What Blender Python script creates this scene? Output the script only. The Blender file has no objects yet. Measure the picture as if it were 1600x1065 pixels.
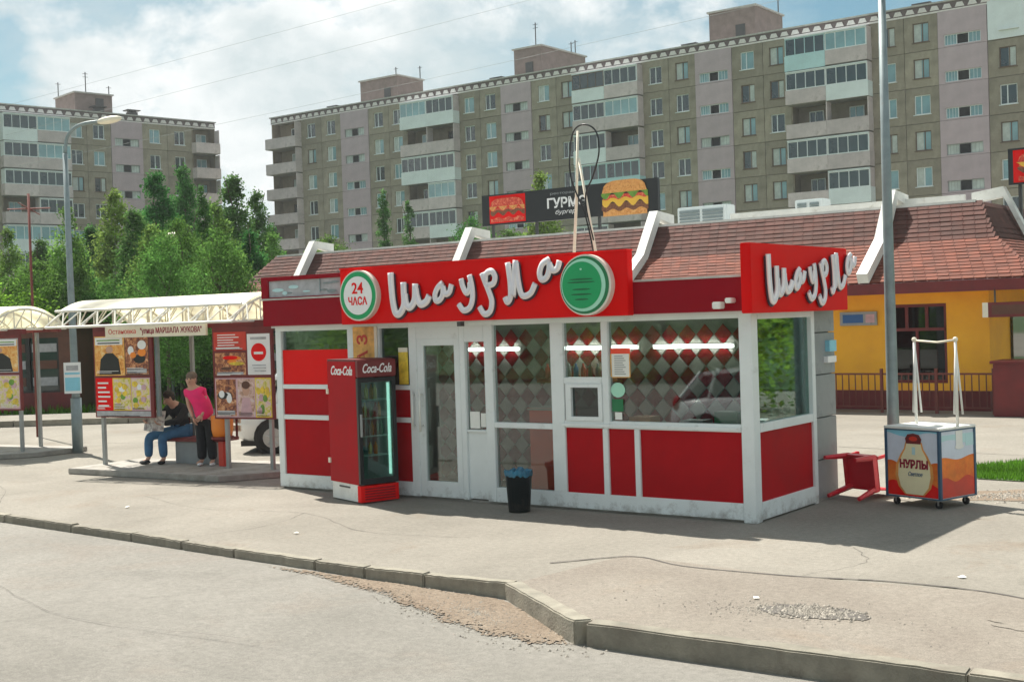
import bpy, bmesh, math, random
import numpy as np
from mathutils import Vector, Matrix, Quaternion
R=math.radians; PI=math.pi
random.seed(7); rng=np.random.default_rng(7)
scene=bpy.context.scene; COL=scene.collection
# ------------------------------------------------------------------ camera
cam=bpy.data.cameras.new('camera'); camo=bpy.data.objects.new('camera',cam); COL.objects.link(camo)
yaw,pit,rol=R(36.64),R(.99278),R(-1.8698)
fw=Vector((-math.sin(yaw)*math.cos(pit),math.cos(yaw)*math.cos(pit),-math.sin(pit)))
r0=Vector((math.cos(yaw),math.sin(yaw),0)); u0=r0.cross(fw)
rr=r0*math.cos(rol)+u0*math.sin(rol); uu=-r0*math.sin(rol)+u0*math.cos(rol)
CAMP=Vector((6.4711,-13.2109,2.4056))
camo.matrix_world=Matrix(((rr.x,uu.x,-fw.x,CAMP.x),(rr.y,uu.y,-fw.y,CAMP.y),(rr.z,uu.z,-fw.z,CAMP.z),(0,0,0,1)))
cam.sensor_width=36; cam.lens=45; cam.clip_end=3000; cam.clip_start=.05
scene.camera=camo
# ------------------------------------------------------------------ light
SUN=Vector((-.6,.215,1)).normalized()
w=bpy.data.worlds.new('World'); scene.world=w; w.use_nodes=True
nt=w.node_tree; N=nt.nodes; LK=nt.links; N.clear()
out=N.new('ShaderNodeOutputWorld'); bg=N.new('ShaderNodeBackground'); LK.new(bg.outputs[0],out.inputs[0])
sky=N.new('ShaderNodeTexSky'); sky.sky_type='NISHITA'; sky.sun_disc=False
sky.sun_elevation=math.asin(SUN.z); sky.sun_rotation=math.atan2(SUN.x,SUN.y)
sky.air_density=1.0; sky.dust_density=.6; sky.ozone_density=1.6
bg.inputs[1].default_value=.05
tc=N.new('ShaderNodeTexCoord')
def mapn(scale,loc=(0,0,0)):
    m=N.new('ShaderNodeMapping'); m.inputs['Scale'].default_value=scale; m.inputs['Location'].default_value=loc
    LK.new(tc.outputs['Generated'],m.inputs[0]); return m
def wnoise(m,sc,det,rough,dist=0):
    n=N.new('ShaderNodeTexNoise'); n.inputs['Scale'].default_value=sc; n.inputs['Detail'].default_value=det
    n.inputs['Roughness'].default_value=rough; n.inputs['Distortion'].default_value=dist; LK.new(m.outputs[0],n.inputs['Vector']); return n
def wramp(src,a,b,ca=(0,0,0,1),cb=(1,1,1,1)):
    r=N.new('ShaderNodeValToRGB'); r.color_ramp.elements[0].position=a; r.color_ramp.elements[1].position=b
    r.color_ramp.elements[0].color=ca; r.color_ramp.elements[1].color=cb; LK.new(src,r.inputs[0]); return r
n1=wnoise(mapn((1,1,2.6),(3.1,1.2,.4)),2.1,8,.62,.3)
veil=wramp(n1.outputs[0],.36,.60)
n2=wnoise(mapn((1,1,1.5),(.9,.35,2.0)),5.2,10,.6,.15)
puff=wramp(n2.outputs[0],.48,.57)
n3=wnoise(mapn((1,1,1.7),(.93,.37,1.9)),7.5,8,.62,.2)
shade=wramp(n3.outputs[0],.38,.66,(8.0,9.0,9.2,1),(12.2,12.4,12.3,1))
mx1=N.new('ShaderNodeMix'); mx1.data_type='RGBA'; mx1.inputs[0].default_value=1
mul=N.new('ShaderNodeMath'); mul.operation='MULTIPLY'; mul.inputs[1].default_value=.85; LK.new(veil.outputs[0],mul.inputs[0])
tint=N.new('ShaderNodeMix'); tint.data_type='RGBA'; tint.blend_type='MULTIPLY'; tint.inputs[0].default_value=1
tint.inputs[7].default_value=(.86,1.12,1.0,1); LK.new(sky.outputs[0],tint.inputs[6])
LK.new(mul.outputs[0],mx1.inputs[0]); LK.new(tint.outputs[2],mx1.inputs[6]); mx1.inputs[7].default_value=(7.9,8.9,9.0,1)
mx2=N.new('ShaderNodeMix'); mx2.data_type='RGBA'; LK.new(puff.outputs[0],mx2.inputs[0]); LK.new(mx1.outputs[2],mx2.inputs[6]); LK.new(shade.outputs[0],mx2.inputs[7])
LK.new(mx2.outputs[2],bg.inputs[0])
sl=bpy.data.lights.new('sun','SUN'); sl.energy=5.0; sl.angle=R(.6); sl.color=(1,.95,.86)
so=bpy.data.objects.new('sun',sl); COL.objects.link(so); so.rotation_euler=(-SUN).to_track_quat('-Z','Y').to_euler()
vs=scene.view_settings; scene.display_settings.display_device='sRGB'
vs.view_transform='Standard'; vs.look='None'; vs.exposure=.82; vs.gamma=1; vs.use_curve_mapping=False
# ------------------------------------------------------------------ materials
def mat(name,col,rough=.6,var=.18,scale=3,bump=0,bscale=60,metal=0,spec=.5,emit=None,es=1,alpha=None,trans=0,isl=0,coat=0,stain=None,dirt=0,orand=0):
    m=bpy.data.materials.new(name); m.use_nodes=True; nt=m.node_tree; nn=nt.nodes; L=nt.links
    p=nn['Principled BSDF']; p.inputs['Roughness'].default_value=rough; p.inputs['Metallic'].default_value=metal
    p.inputs['Specular IOR Level'].default_value=spec
    if coat: p.inputs['Coat Weight'].default_value=coat; p.inputs['Coat Roughness'].default_value=.08
    c=(*col,1); p.inputs['Base Color'].default_value=c
    t=nn.new('ShaderNodeTexCoord')
    if var:
        n=nn.new('ShaderNodeTexNoise'); n.inputs['Scale'].default_value=scale; n.inputs['Detail'].default_value=6; n.inputs['Roughness'].default_value=.6
        L.new(t.outputs['Object'],n.inputs['Vector'])
        r=nn.new('ShaderNodeValToRGB'); r.color_ramp.elements[0].position=.32; r.color_ramp.elements[1].position=.68
        r.color_ramp.elements[0].color=tuple(x*(1-var) for x in col)+(1,); r.color_ramp.elements[1].color=tuple(min(1,x*(1+var*.8)) for x in col)+(1,)
        L.new(n.outputs[0],r.inputs[0]); last=r.outputs[0]
        if stain:
            n2=nn.new('ShaderNodeTexNoise'); n2.inputs['Scale'].default_value=stain[1]; n2.inputs['Detail'].default_value=7; n2.inputs['Roughness'].default_value=.65
            L.new(t.outputs['Object'],n2.inputs['Vector'])
            r2=nn.new('ShaderNodeValToRGB'); r2.color_ramp.elements[0].position=stain[2]; r2.color_ramp.elements[1].position=stain[3]; L.new(n2.outputs[0],r2.inputs[0])
            mx=nn.new('ShaderNodeMix'); mx.data_type='RGBA'; L.new(r2.outputs[0],mx.inputs[0]); L.new(last,mx.inputs[6]); mx.inputs[7].default_value=(*stain[0],1); last=mx.outputs[2]
        if isl:
            g=nn.new('ShaderNodeNewGeometry'); h=nn.new('ShaderNodeHueSaturation'); mr=nn.new('ShaderNodeMapRange')
            mr.inputs[3].default_value=1-isl; mr.inputs[4].default_value=1+isl
            L.new(g.outputs['Random Per Island'],mr.inputs[0]); L.new(mr.outputs[0],h.inputs['Value']); L.new(last,h.inputs['Color']); last=h.outputs[0]
        if orand:
            oi=nn.new('ShaderNodeObjectInfo'); ho_=nn.new('ShaderNodeHueSaturation'); mo=nn.new('ShaderNodeMapRange'); mo.inputs[3].default_value=1-orand; mo.inputs[4].default_value=1+orand
            L.new(oi.outputs['Random'],mo.inputs[0]); L.new(mo.outputs[0],ho_.inputs['Value']); L.new(last,ho_.inputs['Color']); last=ho_.outputs[0]
        if dirt:
            ge=nn.new('ShaderNodeNewGeometry'); sx=nn.new('ShaderNodeSeparateXYZ'); L.new(ge.outputs['Position'],sx.inputs[0])
            nd=nn.new('ShaderNodeTexNoise'); nd.inputs['Scale'].default_value=7; nd.inputs['Detail'].default_value=8; nd.inputs['Roughness'].default_value=.7; L.new(ge.outputs['Position'],nd.inputs['Vector'])
            hz=nn.new('ShaderNodeMapRange'); hz.inputs[1].default_value=.22; hz.inputs[2].default_value=0; hz.inputs[3].default_value=0; hz.inputs[4].default_value=.27; L.new(sx.outputs[2],hz.inputs[0])
            ad=nn.new('ShaderNodeMath'); ad.operation='ADD'; L.new(hz.outputs[0],ad.inputs[0]); L.new(nd.outputs[0],ad.inputs[1])
            rd_=nn.new('ShaderNodeValToRGB'); rd_.color_ramp.elements[0].position=.62; rd_.color_ramp.elements[1].position=1.0; rd_.color_ramp.elements[1].color=(dirt,dirt,dirt,1); L.new(ad.outputs[0],rd_.inputs[0])
            md=nn.new('ShaderNodeMix'); md.data_type='RGBA'; L.new(rd_.outputs[0],md.inputs[0]); L.new(last,md.inputs[6]); md.inputs[7].default_value=(.16,.13,.10,1); last=md.outputs[2]
        L.new(last,p.inputs['Base Color'])
        if rough>.15:
            mr2=nn.new('ShaderNodeMapRange'); mr2.inputs[3].default_value=max(.05,rough-.1); mr2.inputs[4].default_value=min(1,rough+.12)
            L.new(n.outputs[0],mr2.inputs[0]); L.new(mr2.outputs[0],p.inputs['Roughness'])
    if bump:
        nb=nn.new('ShaderNodeTexNoise'); nb.inputs['Scale'].default_value=bscale; nb.inputs['Detail'].default_value=5; L.new(t.outputs['Object'],nb.inputs['Vector'])
        b=nn.new('ShaderNodeBump'); b.inputs['Strength'].default_value=bump; b.inputs['Distance'].default_value=.02; L.new(nb.outputs[0],b.inputs['Height']); L.new(b.outputs[0],p.inputs['Normal'])
    if emit: p.inputs['Emission Color'].default_value=(*emit,1); p.inputs['Emission Strength'].default_value=es
    if trans: p.inputs['Transmission Weight'].default_value=trans
    if alpha is not None: p.inputs['Alpha'].default_value=alpha
    return m
def glassm(name,tint,refl=.22,rough=.02):   # window pane: tinted see-through + sharp reflection
    m=bpy.data.materials.new(name); m.use_nodes=True; nt=m.node_tree; nn=nt.nodes; L=nt.links; nn.clear()
    o=nn.new('ShaderNodeOutputMaterial'); tr=nn.new('ShaderNodeBsdfTransparent'); tr.inputs[0].default_value=(*tint,1)
    gl=nn.new('ShaderNodeBsdfGlossy'); gl.inputs['Roughness'].default_value=rough; gl.inputs[0].default_value=(.95,.97,1,1)
    fr=nn.new('ShaderNodeFresnel'); fr.inputs[0].default_value=1.5
    ad=nn.new('ShaderNodeMath'); ad.operation='MULTIPLY_ADD'; ad.inputs[1].default_value=.7; ad.inputs[2].default_value=refl*.1; L.new(fr.outputs[0],ad.inputs[0])
    mx=nn.new('ShaderNodeMixShader'); L.new(ad.outputs[0],mx.inputs[0]); L.new(tr.outputs[0],mx.inputs[1]); L.new(gl.outputs[0],mx.inputs[2]); L.new(mx.outputs[0],o.inputs[0])
    return m
def leafm(name,col,var=.35):
    m=bpy.data.materials.new(name); m.use_nodes=True; nt=m.node_tree; nn=nt.nodes; L=nt.links; nn.clear()
    o=nn.new('ShaderNodeOutputMaterial'); d=nn.new('ShaderNodeBsdfDiffuse'); t=nn.new('ShaderNodeBsdfTranslucent'); mx=nn.new('ShaderNodeMixShader'); mx.inputs[0].default_value=.42
    g=nn.new('ShaderNodeNewGeometry'); oi=nn.new('ShaderNodeObjectInfo'); tcn=nn.new('ShaderNodeTexCoord')
    h=nn.new('ShaderNodeHueSaturation'); h.inputs['Color'].default_value=(*col,1)
    a=nn.new('ShaderNodeMapRange'); a.inputs[3].default_value=1-var; a.inputs[4].default_value=1+var*1.3; L.new(g.outputs['Random Per Island'],a.inputs[0])
    n=nn.new('ShaderNodeTexNoise'); n.inputs['Scale'].default_value=.9; n.inputs['Detail'].default_value=3; L.new(tcn.outputs['Object'],n.inputs['Vector'])
    b=nn.new('ShaderNodeMapRange'); b.inputs[1].default_value=.3; b.inputs[2].default_value=.7; b.inputs[3].default_value=.5; b.inputs[4].default_value=1.65; L.new(n.outputs[0],b.inputs[0])
    mu=nn.new('ShaderNodeMath'); mu.operation='MULTIPLY'; L.new(a.outputs[0],mu.inputs[0]); L.new(b.outputs[0],mu.inputs[1]); L.new(mu.outputs[0],h.inputs['Value'])
    hu=nn.new('ShaderNodeMapRange'); hu.inputs[3].default_value=.47; hu.inputs[4].default_value=.52; L.new(oi.outputs['Random'],hu.inputs[0]); L.new(hu.outputs[0],h.inputs['Hue'])
    L.new(h.outputs[0],d.inputs[0]); L.new(h.outputs[0],t.inputs[0]); L.new(d.outputs[0],mx.inputs[1]); L.new(t.outputs[0],mx.inputs[2]); L.new(mx.outputs[0],o.inputs[0])
    return m
M={}
def mm(k,*a,**kw): M[k]=mat(k,*a,**kw)
mm('white_frame',(.74,.78,.78),.35,.06,2,stain=((.5,.52,.5),5,.6,.8),dirt=.9); mm('white_paint',(.78,.78,.74),.5,.1,3,stain=((.45,.42,.36),4,.58,.8)); mm('red_panel',(.40,.003,.008),.5,.16,1.5,spec=.1,dirt=.3)
mm('bright_red',(.78,.008,.007),.5,.06,1.5,spec=.12); mm('sign_red',(.70,.002,.002),.5,.06,1.2,spec=.1); mm('dark_red',(.27,.003,.012),.5,.1,2,spec=.1); mm('maroon',(.16,.015,.015),.5,.2,3)
mm('grey_clad',(.27,.29,.30),.45,.14,2.5,bump=.05,bscale=30,stain=((.16,.17,.17),3,.55,.75),dirt=.8); mm('dark_metal',(.06,.06,.06),.5,.2); mm('grey_metal',(.33,.35,.35),.45,.15,metal=.3,stain=((.2,.15,.1),5,.62,.8))
mm('steel',(.5,.5,.5),.3,.1,metal=.8); mm('galv',(.22,.27,.28),.5,.16,6,metal=.2,stain=((.22,.2,.17),4,.6,.75)); mm('roof_metal',(.45,.43,.4),.5,.2); mm('interior',(.33,.33,.29),.8,.15); mm('dark_in',(.06,.065,.06),.8,.2)
mm('tile_red',(.30,.01,.018),.25,.1,orand=.15); mm('tile_grey',(.62,.57,.52),.25,.1,orand=.1); mm('orange_red',(.9,.07,.025),.4,.1); mm('wood_orange',(.55,.2,.06),.5,.2)
mm('letter_white',(.85,.8,.8),.35,.05); mm('letter_core',(.72,.70,.76),.35,.1); mm('letter_shadow',(.04,.02,.04),.5,.1); mm('sign_green',(.005,.33,.11),.35,.08); mm('mint',(.38,.72,.55),.35,.05); mm('rim_cream',(.72,.66,.58),.4,.08); mm('dark_green',(.008,.17,.06),.4,.1)
mm('orange_sign',(.85,.42,.1),.5,.4,7); mm('cream',(.8,.74,.6),.6,.1); mm('black',(.012,.012,.014),.35,.2); mm('rubber',(.02,.02,.02),.8,.2); mm('white',(.82,.82,.82),.45,.05); mm('paper',(.8,.8,.76),.7,.05); mm('yellow',(.78,.55,.05),.5,.4,8)
mm('pvc_canopy',(.86,.82,.68),.45,.08,trans=0); mm('wire_grey',(.25,.27,.28),.7,0); mm('trim_blue',(.03,.09,.16),.4,.1); mm('concrete',(.33,.31,.28),.85,.22,3,bump=.25,bscale=40,stain=((.2,.18,.15),2.5,.5,.7)); mm('kerb',(.25,.23,.185),.9,.28,4,bump=.35,bscale=50,stain=((.20,.175,.14),5,.5,.68),orand=.14); mm('kerb_joint',(.16,.13,.1),.9,.2)
mm('cafe_wall',(1.0,.47,.03),.75,.1,2,bump=.1,stain=((.75,.3,.03),1.2,.6,.8),dirt=.3); mm('shingle',(.18,.056,.034),.85,.2,3,bump=.3,bscale=80,isl=.22); mm('shingle_shaded',(.108,.042,.032),.85,.2,3,bump=.3,bscale=80,isl=.22)  # upper roof: same shingles, colour darkened for the shade of the steep slope
mm('brown',(.12,.045,.025),.6,.25,3); mm('blue',(.03,.12,.35),.4,.1); mm('sky_blue',(.25,.6,.75),.4,.1); mm('rust_red',(.17,.04,.03),.7,.3)
mm('panel_wall',(.335,.29,.22),.92,.3,.9,bump=.4,bscale=25,stain=((.20,.18,.135),.35,.42,.66),orand=.13); mm('panel_pink',(.47,.375,.40),.85,.12,.8,stain=((.40,.31,.33),.6,.55,.75),orand=.05); mm('panel_end',(.34,.28,.23),.9,.2,1)
mm('white_clad',(.74,.8,.8),.6,.08,1); mm('teal_clad',(.48,.70,.72),.6,.1,1); mm('loggia_in',(.26,.21,.15),.9,.25,1); mm('balc_par',(.58,.50,.49),.8,.14,1.2,stain=((.3,.25,.22),1.5,.58,.75),orand=.1); mm('frieze_w',(.75,.7,.68),.8,.1); mm('frieze_d',(.16,.12,.12),.9,.2)
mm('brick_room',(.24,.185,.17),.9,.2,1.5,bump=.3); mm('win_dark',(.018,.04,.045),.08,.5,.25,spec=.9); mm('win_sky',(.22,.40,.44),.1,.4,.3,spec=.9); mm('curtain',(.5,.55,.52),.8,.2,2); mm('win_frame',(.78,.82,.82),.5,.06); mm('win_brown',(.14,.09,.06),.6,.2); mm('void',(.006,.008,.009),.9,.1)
mm('bark',(.10,.08,.055),.9,.3,6,bump=.6,bscale=20); mm('birch_bark',(.45,.43,.38),.85,.3,6); mm('car_white',(.80,.82,.83),.25,.03,1,coat=.8); mm('car_glass',(.02,.035,.035),.05,.1,spec=1); mm('tail_red',(.5,.01,.01),.2,.05); mm('lamp_clear',(.7,.75,.8),.1,.05)
mm('skin_tone',(.55,.32,.23),.55,.08,8); mm('hair_dark',(.03,.018,.012),.7,.3,30); mm('hair_grey',(.17,.12,.09),.7,.3,30); mm('pink_shirt',(.85,.02,.16),.8,.12,6,bump=.3,bscale=12); mm('black_cloth',(.012,.013,.016),.85,.3,6,bump=.3,bscale=12); mm('jeans',(.05,.15,.29),.85,.25,8,bump=.3,bscale=14)
mm('newsprint',(.55,.53,.5),.8,.2,12,stain=((.25,.22,.22),14,.48,.6)); mm('orange_plastic',(.85,.25,.02),.45,.08); mm('red_plastic',(.62,.015,.03),.32,.08); mm('blue_bag',(.015,.13,.22),.35,.3,8); mm('bin_black',(.012,.02,.025),.45,.2,dirt=.6)
mm('beer_label',(.85,.78,.5),.5,.08); mm('beer_orange',(.80,.2,.02),.45,.2,5,stain=((.65,.08,.01),3,.45,.65)); mm('beer_pale',(.62,.68,.78),.45,.1); mm('text_maroon',(.28,.005,.03),.5,.05); mm('text_blue',(.05,.12,.25),.5,.05); mm('burger_bun',(.75,.33,.08),.5,.25,4); mm('cheese',(.85,.5,.05),.4,.1); mm('patty',(.14,.04,.02),.7,.3); mm('lettuce',(.15,.32,.04),.6,.3,10); mm('tomato',(.6,.04,.02),.4,.2); mm('pinkish',(.6,.38,.42),.6,.15,8); mm('grey_poster',(.4,.4,.42),.6,.2,8)
mm('dirt',(.33,.22,.15),.95,.3,4,bump=.5,bscale=60,isl=0); mm('pebble',(.30,.27,.23),.9,.3,20,isl=.4); mm('crack',(.10,.09,.08),.95,.2); mm('lawn',(.05,.095,.02),.95,.4,3,bump=.5); M['tube']=mat('tube',(1,1,1),emit=(1,1,.95),es=11,var=0); M['led']=mat('led',(1,1,1),emit=(.8,1,.95),es=.8,var=0); mm('fridge_in',(.5,.6,.58),.5,.1)

def photom(name,cols,scale):   # small irregular print, like a photograph on a poster
    m=bpy.data.materials.new(name); m.use_nodes=True; nt=m.node_tree; nn=nt.nodes; L=nt.links; p=nn['Principled BSDF']; p.inputs['Roughness'].default_value=.45
    t=nn.new('ShaderNodeTexCoord'); n=nn.new('ShaderNodeTexNoise'); n.inputs['Scale'].default_value=scale; n.inputs['Detail'].default_value=5; n.inputs['Roughness'].default_value=.7; n.inputs['Distortion'].default_value=.8; L.new(t.outputs['Object'],n.inputs['Vector'])
    r=nn.new('ShaderNodeValToRGB'); e=r.color_ramp.elements; e[0].position=.3; e[0].color=(*cols[0],1); e[1].position=.7; e[1].color=(*cols[-1],1)
    for i,c in enumerate(cols[1:-1]): q=e.new(.3+.4*(i+1)/(len(cols)-1)); q.color=(*c,1)
    L.new(n.outputs[0],r.inputs[0]); L.new(r.outputs[0],p.inputs['Base Color']); M[name]=m
photom('photo_orange',[(.25,.06,.02),(.75,.3,.05),(.85,.5,.15),(.9,.75,.5)],9); photom('photo_dark',[(.03,.02,.02),(.2,.05,.03),(.6,.25,.1),(.8,.6,.4)],11)
photom('photo_flower',[(.15,.25,.05),(.7,.6,.1),(.75,.6,.6),(.6,.2,.35)],12); photom('photo_face',[(.1,.06,.05),(.5,.3,.22),(.7,.5,.45),(.6,.62,.66)],10)
photom('bun_mix',[(.45,.14,.03),(.75,.33,.08),(.85,.5,.2)],14); photom('tomato_mix',[(.35,.02,.01),(.7,.06,.03),(.85,.4,.2)],12); photom('patty_mix',[(.05,.015,.01),(.2,.07,.03),(.35,.15,.06)],20)
M['glass']=glassm('glass',(.74,.80,.78)); M['glass_dark']=glassm('glass_dark',(.36,.42,.40)); M['glass_green']=glassm('glass_green',(.55,.74,.68),.5)
M['leaf_a']=leafm('leaf_a',(.09,.205,.045)); M['leaf_b']=leafm('leaf_b',(.175,.29,.07)); M['leaf_c']=leafm('leaf_c',(.08,.20,.055)); M['leaf_d']=leafm('leaf_d',(.20,.34,.04)); M['grass_blade']=leafm('grass_blade',(.09,.2,.02))
# ------------------------------------------------------------------ builders
WM={}
def reg(o,parent,mw):
    WM[o.name]=mw
    if parent is not None:
        o.parent=parent; o.matrix_basis=WM[parent.name].inverted()@mw
    else: o.matrix_basis=mw
def tag(o,label=None,cat=None,group=None,kind=None):
    if label: o['label']=label
    if cat: o['category']=cat
    if group: o['group']=group
    if kind: o['kind']=kind
    return o
def thing(name,label,cat,loc=(0,0,0),rz=0,group=None):
    o=bpy.data.objects.new(name,None); COL.objects.link(o); o.empty_display_size=.2
    reg(o,None,Matrix.Translation(loc)@Matrix.Rotation(rz,4,'Z')); return tag(o,label,cat,group)
class MB:
    def __init__(s): s.v=[]; s.f=[]; s.m=[]; s.mi=0; s.T=Matrix.Identity(4)
    def add(s,vs,fs,mi=None):
        b=len(s.v); s.v+=[tuple(s.T@Vector(v)) for v in vs]; s.f+=[tuple(b+i for i in f) for f in fs]; s.m+=[s.mi if mi is None else mi]*len(fs); return s
    def box(s,x0,x1,y0,y1,z0,z1,mi=None):
        if x0>x1:x0,x1=x1,x0
        if y0>y1:y0,y1=y1,y0
        if z0>z1:z0,z1=z1,z0
        return s.add([(x0,y0,z0),(x1,y0,z0),(x1,y1,z0),(x0,y1,z0),(x0,y0,z1),(x1,y0,z1),(x1,y1,z1),(x0,y1,z1)],[(0,3,2,1),(4,5,6,7),(0,1,5,4),(1,2,6,5),(2,3,7,6),(3,0,4,7)],mi)
    def prism(s,pts,z0,z1,mi=None):   # pts xy ccw
        n=len(pts); return s.add([(x,y,z0) for x,y in pts]+[(x,y,z1) for x,y in pts],[tuple(range(n))[::-1],tuple(range(n,2*n))]+[(i,(i+1)%n,n+(i+1)%n,n+i) for i in range(n)],mi)
    def tube(s,path,r,n=8,mi=None,cap=True,sq=None):
        P=[Vector(p) for p in path]; rs=r if isinstance(r,(list,tuple)) else [r]*len(P); vs=[]; ref=None
        for i,p in enumerate(P):
            t=(P[min(i+1,len(P)-1)]-P[max(i-1,0)]).normalized()
            if ref is None: ref=Vector((0,0,1)) if abs(t.z)<.9 else Vector((1,0,0))
            a=(ref-t*ref.dot(t)); a=a.normalized() if a.length>1e-6 else t.orthogonal().normalized(); b=t.cross(a); ref=a
            for k in range(n):
                an=2*PI*k/n; d=a*math.cos(an)+b*math.sin(an)
                if sq: d=d-sq[0]*(d.dot(sq[0])*(1-sq[1]))
                vs.append(p+d*rs[i])
        fs=[(i*n+k,i*n+(k+1)%n,(i+1)*n+(k+1)%n,(i+1)*n+k) for i in range(len(P)-1) for k in range(n)]
        if cap: fs+=[tuple(range(n))[::-1],tuple(range((len(P)-1)*n,len(P)*n))]
        return s.add(vs,fs,mi)
    def cyl(s,a,b,r,n=12,mi=None,r2=None): return s.tube([a,b],[r,r if r2 is None else r2],n,mi)
    def lathe(s,prof,c=(0,0,0),n=16,mi=None):
        vs=[(c[0]+r*math.cos(2*PI*k/n),c[1]+r*math.sin(2*PI*k/n),c[2]+z) for r,z in prof for k in range(n)]
        fs=[(i*n+k,i*n+(k+1)%n,(i+1)*n+(k+1)%n,(i+1)*n+k) for i in range(len(prof)-1) for k in range(n)]
        return s.add(vs,fs,mi)
    def sph(s,c,r,n=10,mi=None):
        if not isinstance(r,(tuple,list)): r=(r,r,r)
        m=n//2+1; vs=[(c[0]+r[0]*math.sin(PI*i/m)*math.cos(2*PI*k/n),c[1]+r[1]*math.sin(PI*i/m)*math.sin(2*PI*k/n),c[2]+r[2]*math.cos(PI*i/m)) for i in range(1,m) for k in range(n)]
        fs=[(i*n+(k+1)%n,i*n+k,(i+1)*n+k,(i+1)*n+(k+1)%n) for i in range(m-2) for k in range(n)]
        vs+=[(c[0],c[1],c[2]+r[2]),(c[0],c[1],c[2]-r[2])]; t=len(vs)-2
        fs+=[(t,k,(k+1)%n) for k in range(n)]+[(t+1,(m-2)*n+(k+1)%n,(m-2)*n+k) for k in range(n)]
        return s.add(vs,fs,mi)
    def build(s,name,mats,parent=None,smooth=False,bevel=0,kind=None,label=None,cat=None,group=None,pivot=None):
        if not isinstance(mats,(list,tuple)): mats=[mats]
        PW=WM[parent.name] if parent is not None else Matrix.Identity(4)
        vs=[Vector(v) for v in s.v]      # world coordinates
        Pi=PW.inverted(); lv=[Pi@v for v in vs]
        lo=Vector([min(v[i] for v in lv) for i in range(3)]); hi=Vector([max(v[i] for v in lv) for i in range(3)])
        c=Vector(((lo.x+hi.x)/2,(lo.y+hi.y)/2,lo.z)) if pivot is None else Pi@Vector(pivot)
        me=bpy.data.meshes.new(name); me.from_pydata([tuple(v-c) for v in lv],[],s.f)
        for m in mats: me.materials.append(M[m] if isinstance(m,str) else m)
        me.polygons.foreach_set('material_index',s.m)
        if smooth: me.polygons.foreach_set('use_smooth',[True]*len(s.f))
        me.update()
        if bevel:
            bm=bmesh.new(); bm.from_mesh(me); bmesh.ops.remove_doubles(bm,verts=bm.verts,dist=1e-5)
            bmesh.ops.bevel(bm,geom=[e for e in bm.edges if len(e.link_faces)==2 and e.calc_face_angle(0)>.5],offset=bevel,segments=2,affect='EDGES'); bm.to_mesh(me); bm.free()
        o=bpy.data.objects.new(name,me); COL.objects.link(o); reg(o,parent,PW@Matrix.Translation(c))
        return tag(o,label,cat,group,kind)
def inst(src,parent,mw,name=None):
    o=bpy.data.objects.new(name or src.name.split('.')[0],src.data); COL.objects.link(o); reg(o,parent,mw); return o
def copy_tree(src,mw,label=None,parent=None,first=True):
    o=src.copy(); COL.objects.link(o); o.parent=None; reg(o,parent,mw)
    if first and label: o['label']=label
    for ch in [c for c in bpy.data.objects if c.parent==src]:
        copy_tree(ch,mw@(WM[src.name].inverted()@WM[ch.name]),parent=o,first=False)
    return o
def frameM(o,x,n):   # plane frame: local x along x, local y up, local z outward normal
    x=Vector(x).normalized(); n=Vector(n).normalized(); u=n.cross(x)
    return Matrix(((x.x,u.x,n.x,o[0]),(x.y,u.y,n.y,o[1]),(x.z,u.z,n.z,o[2]),(0,0,0,1)))
def flat(F): m=MB(); m.T=F; return m
def rect(m,x0,x1,y0,y1,d,mi=0,t=.0015): m.box(x0,x1,y0,y1,d-t,d,mi)
def ell(m,cx,cy,rx,ry,d0,d1,mi=0,n=40): m.prism([(cx+rx*math.cos(2*PI*k/n),cy+ry*math.sin(2*PI*k/n)) for k in range(n)],d0,d1,mi)
def text(name,body,F,x,y,size,m,parent,ext=.002,width=None,shear=0,align='CENTER',spacing=1,bold=0,rot=0,label=None):
    c=bpy.data.curves.new(name,'FONT'); c.body=body; c.size=size; c.extrude=ext; c.shear=shear; c.align_x=align; c.space_character=spacing; c.offset=bold; c.resolution_u=3
    t=bpy.data.objects.new(name,c); me=bpy.data.meshes.new_from_object(t); me.name=name
    xs=[v.co.x for v in me.vertices]; k=1
    if width and xs: k=width/(max(xs)-min(xs))
    mid=(max(xs)+min(xs))/2 if align=='CENTER' else min(xs)
    for v in me.vertices: v.co.x=(v.co.x-mid)*k; v.co.z+=ext
    me.materials.clear(); me.materials.append(M[m] if isinstance(m,str) else m)
    bpy.data.objects.remove(t); o=bpy.data.objects.new(name,me); COL.objects.link(o)
    reg(o,parent,F@Matrix.Translation((x,y,0))@Matrix.Rotation(rot,4,'Z')); return tag(o,label)
def smoothp(P,k=5):
    P=[Vector(p) for p in P]; Q=[P[0]*2-P[1]]+P+[P[-1]*2-P[-2]]; o=[]
    for i in range(1,len(Q)-2):
        for j in range(k):
            t=j/k; a,b,c,d=Q[i-1],Q[i],Q[i+1],Q[i+2]
            o.append(.5*((2*b)+(c-a)*t+(2*a-5*b+4*c-d)*t*t+(3*b-a-3*c+d)*t**3))
    return o+[P[-1]]
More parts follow.
